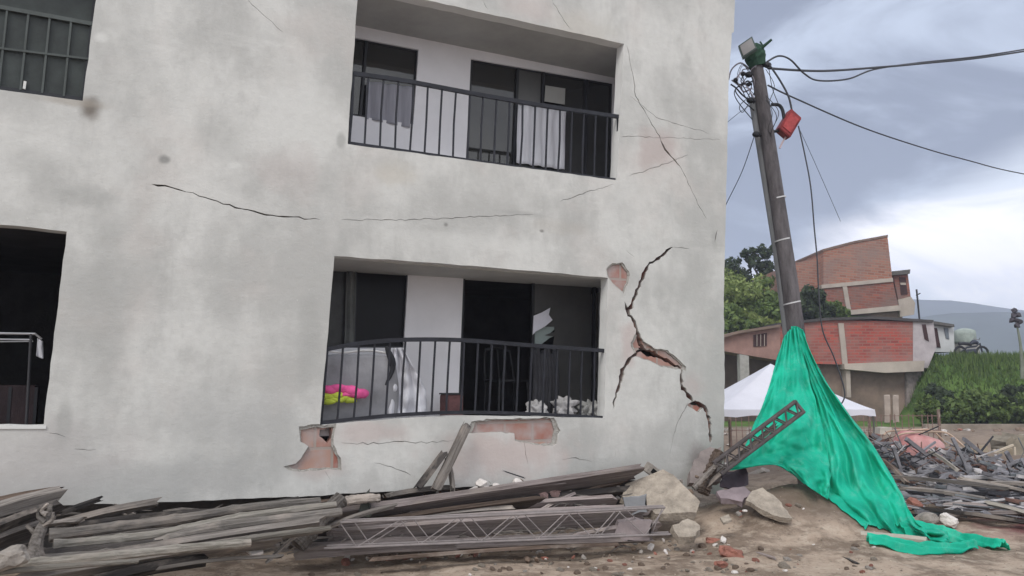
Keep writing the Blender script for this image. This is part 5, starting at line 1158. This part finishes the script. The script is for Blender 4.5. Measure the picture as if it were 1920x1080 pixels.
fl_ = thing('flower_stalk', 'tall flowering stalk rising at the right edge before the mountains', 'plant', pt(1917, 690, 30)); bm = bmesh.new(); tube(bm, curve([Vector((0, 0, -.4)), pt(1914, 650, 30) - fl_.location, pt(1905, 600, 30) - fl_.location], 6), [.09, .085, .08, .07, .065, .06, .05, .05, .045, .04, .035, .03, .03], 7); obj('stem', bm, mat('grey green stem', (.16, .18, .14), .9), fl_)
bm = bmesh.new()
for (px, py) in ((1901, 592), (1908, 590), (1905, 600), (1911, 603), (1902, 583), (1898, 600), (1907, 610)):
    bmesh.ops.create_icosphere(bm, subdivisions=1, radius=.12, matrix=Matrix.Translation(pt(px, py, 30) - fl_.location))
for v in bm.verts: v.co += Vector([R.uniform(-.04, .04) for _ in range(3)])
obj('flower_head', bm, mat('dark seed head', (.06, .055, .065), .9), fl_)
# concrete kerb wall by the grass bank
bm = bmesh.new(); a0 = pt(1740, 797, 33); box(bm, (a0.x, 33.2, -.6), (a0.x + 9, 33.5, pt(1800, 796, 33).z)); obj('retaining_wall', bm, mat('tan wall', (.25, .21, .17), .9, .25, 1.5), label='low tan retaining wall at the foot of the grass bank', cat='wall')
for k, (px, w, lab) in enumerate(((1664, 9, 'pale upright board, left one of the pair below the red brick house'), (1680, 8, 'pale upright board, right one of the pair below the red brick house'))):
    plank(lab, pt(px, 792, 30), pt(px - 1, 742, 30), .2, .06, mat('pale grey board', (.32, .27, .23), .9, .2), 1.4)

# ------------------------------------------------------------------ vegetation
leafm = {}
def leafmat(name, c1, c2):
    m = bpy.data.materials.new(name); m.use_nodes = True; n, l = m.node_tree.nodes, m.node_tree.links; b = n['Principled BSDF']; b.inputs['Roughness'].default_value = .7
    g = n.new('ShaderNodeNewGeometry'); r = n.new('ShaderNodeValToRGB'); r.color_ramp.elements[0].color = (*c1, 1); r.color_ramp.elements[1].color = (*c2, 1); l.new(g.outputs['Random Per Island'], r.inputs[0]); l.new(r.outputs[0], b.inputs['Base Color'])
    tr = n.new('ShaderNodeBsdfTranslucent'); l.new(r.outputs[0], tr.inputs[0]); mx = n.new('ShaderNodeMixShader'); mx.inputs[0].default_value = .3; l.new(b.outputs[0], mx.inputs[1]); l.new(tr.outputs[0], mx.inputs[2]); l.new(mx.outputs[0], n['Material Output'].inputs[0]); return m
lf1 = leafmat('mid green leaves', (.055, .10, .02), (.14, .20, .045)); lf2 = leafmat('dark leaves', (.018, .035, .014), (.05, .075, .025)); lf3 = leafmat('yellow green leaves', (.13, .19, .04), (.27, .32, .10))
bark = mat('bark', (.09, .075, .06), .95, .3, 6)
def tree(label, base_, clumps, nleaf, ls, m, cat='tree', name='tree', tr=.09):
    root = thing(name, label, cat, base_); bm = bmesh.new(); rt = random.Random(len(label))
    for (cx, cy, cz, r) in clumps:
        sub = [(Vector((rt.gauss(0, .45), rt.gauss(0, .45), rt.gauss(0, .38))) * r, r * rt.uniform(.25, .5)) for _ in range(9)]
        for _ in range(nleaf):
            s, sr = rt.choice(sub); d = Vector((rt.gauss(0, 1), rt.gauss(0, 1), rt.gauss(0, 1))); d = d.normalized() * sr * rt.uniform(.5, 1.05)
            p = Vector((cx, cy, cz)) + s + d; nrm = (d.normalized() + Vector([rt.uniform(-.7, .7) for _ in range(3)])).normalized(); u = nrm.orthogonal().normalized(); q = Matrix.Rotation(rt.uniform(0, 6.3), 3, nrm); u = q @ u; w = nrm.cross(u); k = ls * rt.uniform(.6, 1.3)
            bm.faces.new([bm.verts.new(p + u * k), bm.verts.new(p + w * k * .5), bm.verts.new(p - u * k), bm.verts.new(p - w * k * .5)])
    me = bpy.data.meshes.new('crown'); bm.to_mesh(me); bm.free(); me.materials.append(m); o = bpy.data.objects.new('crown', me); COL.objects.link(o); o.parent = root
    bm = bmesh.new(); c0 = sum((Vector(c[:3]) for c in clumps), Vector()) / len(clumps); tube(bm, curve([(0, 0, -.3), (c0.x * .4, c0.y * .4, c0.z * .5), tuple(c0)], 4), [tr, tr * .95, tr * .9, tr * .85, tr * .8, tr * .7, tr * .6, tr * .5, tr * .4], 8)
    for c in clumps: tube(bm, [(c0.x * .4, c0.y * .4, c0.z * .5), ((c0.x * .4 + c[0]) / 2, (c0.y * .4 + c[1]) / 2, (c0.z * .5 + c[2]) / 2 + .1), c[:3]], [tr * .5, tr * .35, tr * .15], 6)
    obj('trunk', bm, bark, root); return root
def gp(px, Y): x = pt(px, 600, Y).x; return Vector((x, Y, T(x, Y, False)))
def bush(label, px, py, Y, r, m, n=1100, ls=.16, name='bush', cat='bush'):
    b0 = gp(px, Y); c = pt(px, py, Y) - b0; cl = [(c.x + R.uniform(-.7, .7) * r, R.uniform(-.5, .5) * r, c.z + R.uniform(-.6, .5) * r, r * R.uniform(.6, .9)) for _ in range(5)]; cl.append((c.x, 0, c.z, r)); cl.append((c.x * .5, 0, max(c.z * .4, .2), r)); return tree(label, b0, cl, n, ls, m, cat, name)
bush('tall yellow green bushy tree close to the house corner left of the pole', 1372, 560, 52, 2.0, lf3); bush('yellow green bush left of the pole', 1405, 575, 50, 1.9, lf3)
bush('mid green bush just left of the pole above the brown wing', 1440, 590, 49, 1.7, lf1); bush('dark green bush just right of the pole', 1512, 575, 45, 1.15, lf2)
bush('dark tree at the top left behind the yellow green bush', 1368, 518, 60, 1.6, lf2, 900); bush('low bush right of the dark green one under the orange house', 1556, 585, 45.5, .7, lf1, 500)
bush('rounded green bush low beside the brown wing roof', 1385, 612, 46, 1.2, lf1, 900); bush('small yellow green shrub above the brown wing window', 1425, 612, 46, 1.0, lf3, 800); bush('mid green shrub at the foot of the pole top hill', 1465, 600, 46, 1.1, lf1, 800)
# airy layered tree against the sky
b0 = gp(1445, 55); cl = []
for (px, py, r) in ((1400, 477, .55), (1420, 474, .65), (1438, 480, .7), (1452, 495, .75), (1412, 495, .5), (1432, 508, .6), (1448, 520, .7), (1405, 520, .35), (1425, 530, .5)):
    c = pt(px, py, 55) - b0; cl.append((c.x, R.uniform(-.3, .3), c.z, r))
tree('airy dark tree with layered branches against the sky left of the pole', b0, cl, 260, .17, lf2, tr=.12)
for k_, (px_, py_, r_, lb_) in enumerate(((1795, 765, .55, 'low green shrub at the bank foot between two other shrubs'), (1862, 762, .6, 'low green shrub at the bank foot left of the right edge shrub'), (1740, 768, .5, 'lowest green shrub at the bank foot beside the brown column'), (1935, 765, .7, 'green shrub cut by the right edge of the view'))):
    bush(lb_, px_, py_, 35.6, r_, lf1, 420, .13)
bm = bmesh.new()
for i in range(420):
    x_ = R.uniform(3.0, 24); y_ = R.uniform(12.5, 33)
    s_ = R.uniform(.05, .2); q = rock_mesh(s_, s_ * R.uniform(.4, 1), s_ * R.uniform(.25, .7), i, 1, .5); me = bpy.data.meshes.new('t'); q.transform(Matrix.Translation((x_, y_, T(x_, y_, False) + s_ * .2)) @ Euler((R.uniform(-.5, .5), R.uniform(-.5, .5), R.uniform(0, 6))).to_matrix().to_4x4()); mi = R.choice([0, 1, 1, 2, 3, 3])
    for f in q.faces: f.material_index = mi
    q.to_mesh(me); q.free(); bm.from_mesh(me); bpy.data.meshes.remove(me)
obj('far_rubble', bm, [plw, greyst, redb, brownst], kind='stuff', label='stones and rubble strewn over the open ground behind the scrap heap', cat='rubble')
# grass on the bank
bm = bmesh.new()
for i in range(26000):
    x = R.uniform(19.5, 34); y_ = R.uniform(35.2, 44)
    z_ = T(x, y_, False)
    if z_ < .15: continue
    h_ = R.uniform(.12, .38) * (1.4 if noise.noise(Vector((x * .6, y_ * .6, 0))) > .1 else .8); a = R.uniform(0, 6.3); w = .035; lx, ly = R.uniform(-.12, .12), R.uniform(-.12, .12)
    bm.faces.new([bm.verts.new((x - w * math.cos(a), y_ - w * math.sin(a), z_ - .03)), bm.verts.new((x + w * math.cos(a), y_ + w * math.sin(a), z_ - .03)), bm.verts.new((x + lx, y_ + ly, z_ + h_))])
me = bpy.data.meshes.new('bank_grass'); bm.to_mesh(me); bm.free(); me.materials.append(leafmat('bank grass blades', (.045, .085, .02), (.13, .20, .04))); o = bpy.data.objects.new('bank_grass', me); COL.objects.link(o); tag(o, 'rough green grass covering the bank at the right', 'grass', kind='stuff')
bush('dark shrub low in the grass bank at the right edge', 1900, 752, 36.5, .8, lf2, 700); bush('dark shrub in the grass bank right of the red brick house', 1760, 745, 36.5, .6, lf2, 600); bush('mid green shrub in the middle of the grass bank', 1830, 755, 36.0, .6, lf1, 600)

# ------------------------------------------------------------------ mountains and haze
def ridge(name, Y, prof, depth, m, seed):
    bm = bmesh.new(); nx, ny = 160, 30; g = []
    x0, x1 = -700, 1500
    for j in range(ny + 1):
        v = j / ny; row = []
        for i in range(nx + 1):
            x = x0 + (x1 - x0) * i / nx; y = Y + depth * (v - 1); px = 960 + x / Y * FPX
            h = prof(px) * Y / FPX + 1.6; k = v ** .8
            z = -46 + (h + 46) * k + (12 * noise.noise(Vector((x * .012, y * .012, seed))) + 5 * noise.noise(Vector((x * .04, y * .04, seed)))) * k * (1 - k) * 3 + 1.2 * noise.noise(Vector((x * .05, seed, 0))) * k
            row.append(bm.verts.new((x, y, z)))
        g.append(row)
    for a, b in zip(g, g[1:]):
        for i in range(nx): bm.faces.new((a[i], a[i + 1], b[i + 1], b[i]))
    last = [bm.verts.new((v.co.x, v.co.y + 20, -46)) for v in g[-1]]
    for i in range(nx): bm.faces.new((g[-1][i], g[-1][i + 1], last[i + 1], last[i]))
    obj(name, bm, m, kind='structure', smooth=True)
def interp(tab, x):
    if x <= tab[0][0]: return tab[0][1]
    for (a, b), (c, d) in zip(tab, tab[1:]):
        if x <= c: return b + (d - b) * (x - a) / (c - a)
    return tab[-1][1]
hm = mat('wooded mountain', (.05, .062, .055), .95, .4, .02, bump=0)
ridge('mountains', 900, lambda px: 720 - interp([(0, 600), (1400, 575), (1720, 562), (1800, 564), (1850, 572), (1900, 580), (2100, 600), (3000, 640)], px), 350, hm, 3)
ridge('hills', 600, lambda px: 720 - interp([(0, 660), (1500, 640), (1700, 600), (1780, 588), (1880, 585), (1990, 590), (3000, 620)], px), 250, hm, 8)
bm = bmesh.new(); box(bm, (-760, -40, -60), (1560, 935, 125)); hz_ = bpy.data.materials.new('haze air'); hz_.use_nodes = True; n, l = hz_.node_tree.nodes, hz_.node_tree.links; n.remove(n['Principled BSDF'])
pv = n.new('ShaderNodeVolumePrincipled'); pv.inputs['Density'].default_value = .0010; pv.inputs['Color'].default_value = (.74, .79, .98, 1); pv.inputs['Anisotropy'].default_value = 0; l.new(pv.outputs[0], n['Material Output'].inputs['Volume'])
obj('haze', bm, hz_, kind='stuff', label='pale blue haze in the air over the valley', cat='haze')
print('levels', zf1, zc1, zf2, zc2, [round(up[k].z, 2) for k in up], [round(lo[k].z, 2) for k in lo], 'XR', XR)
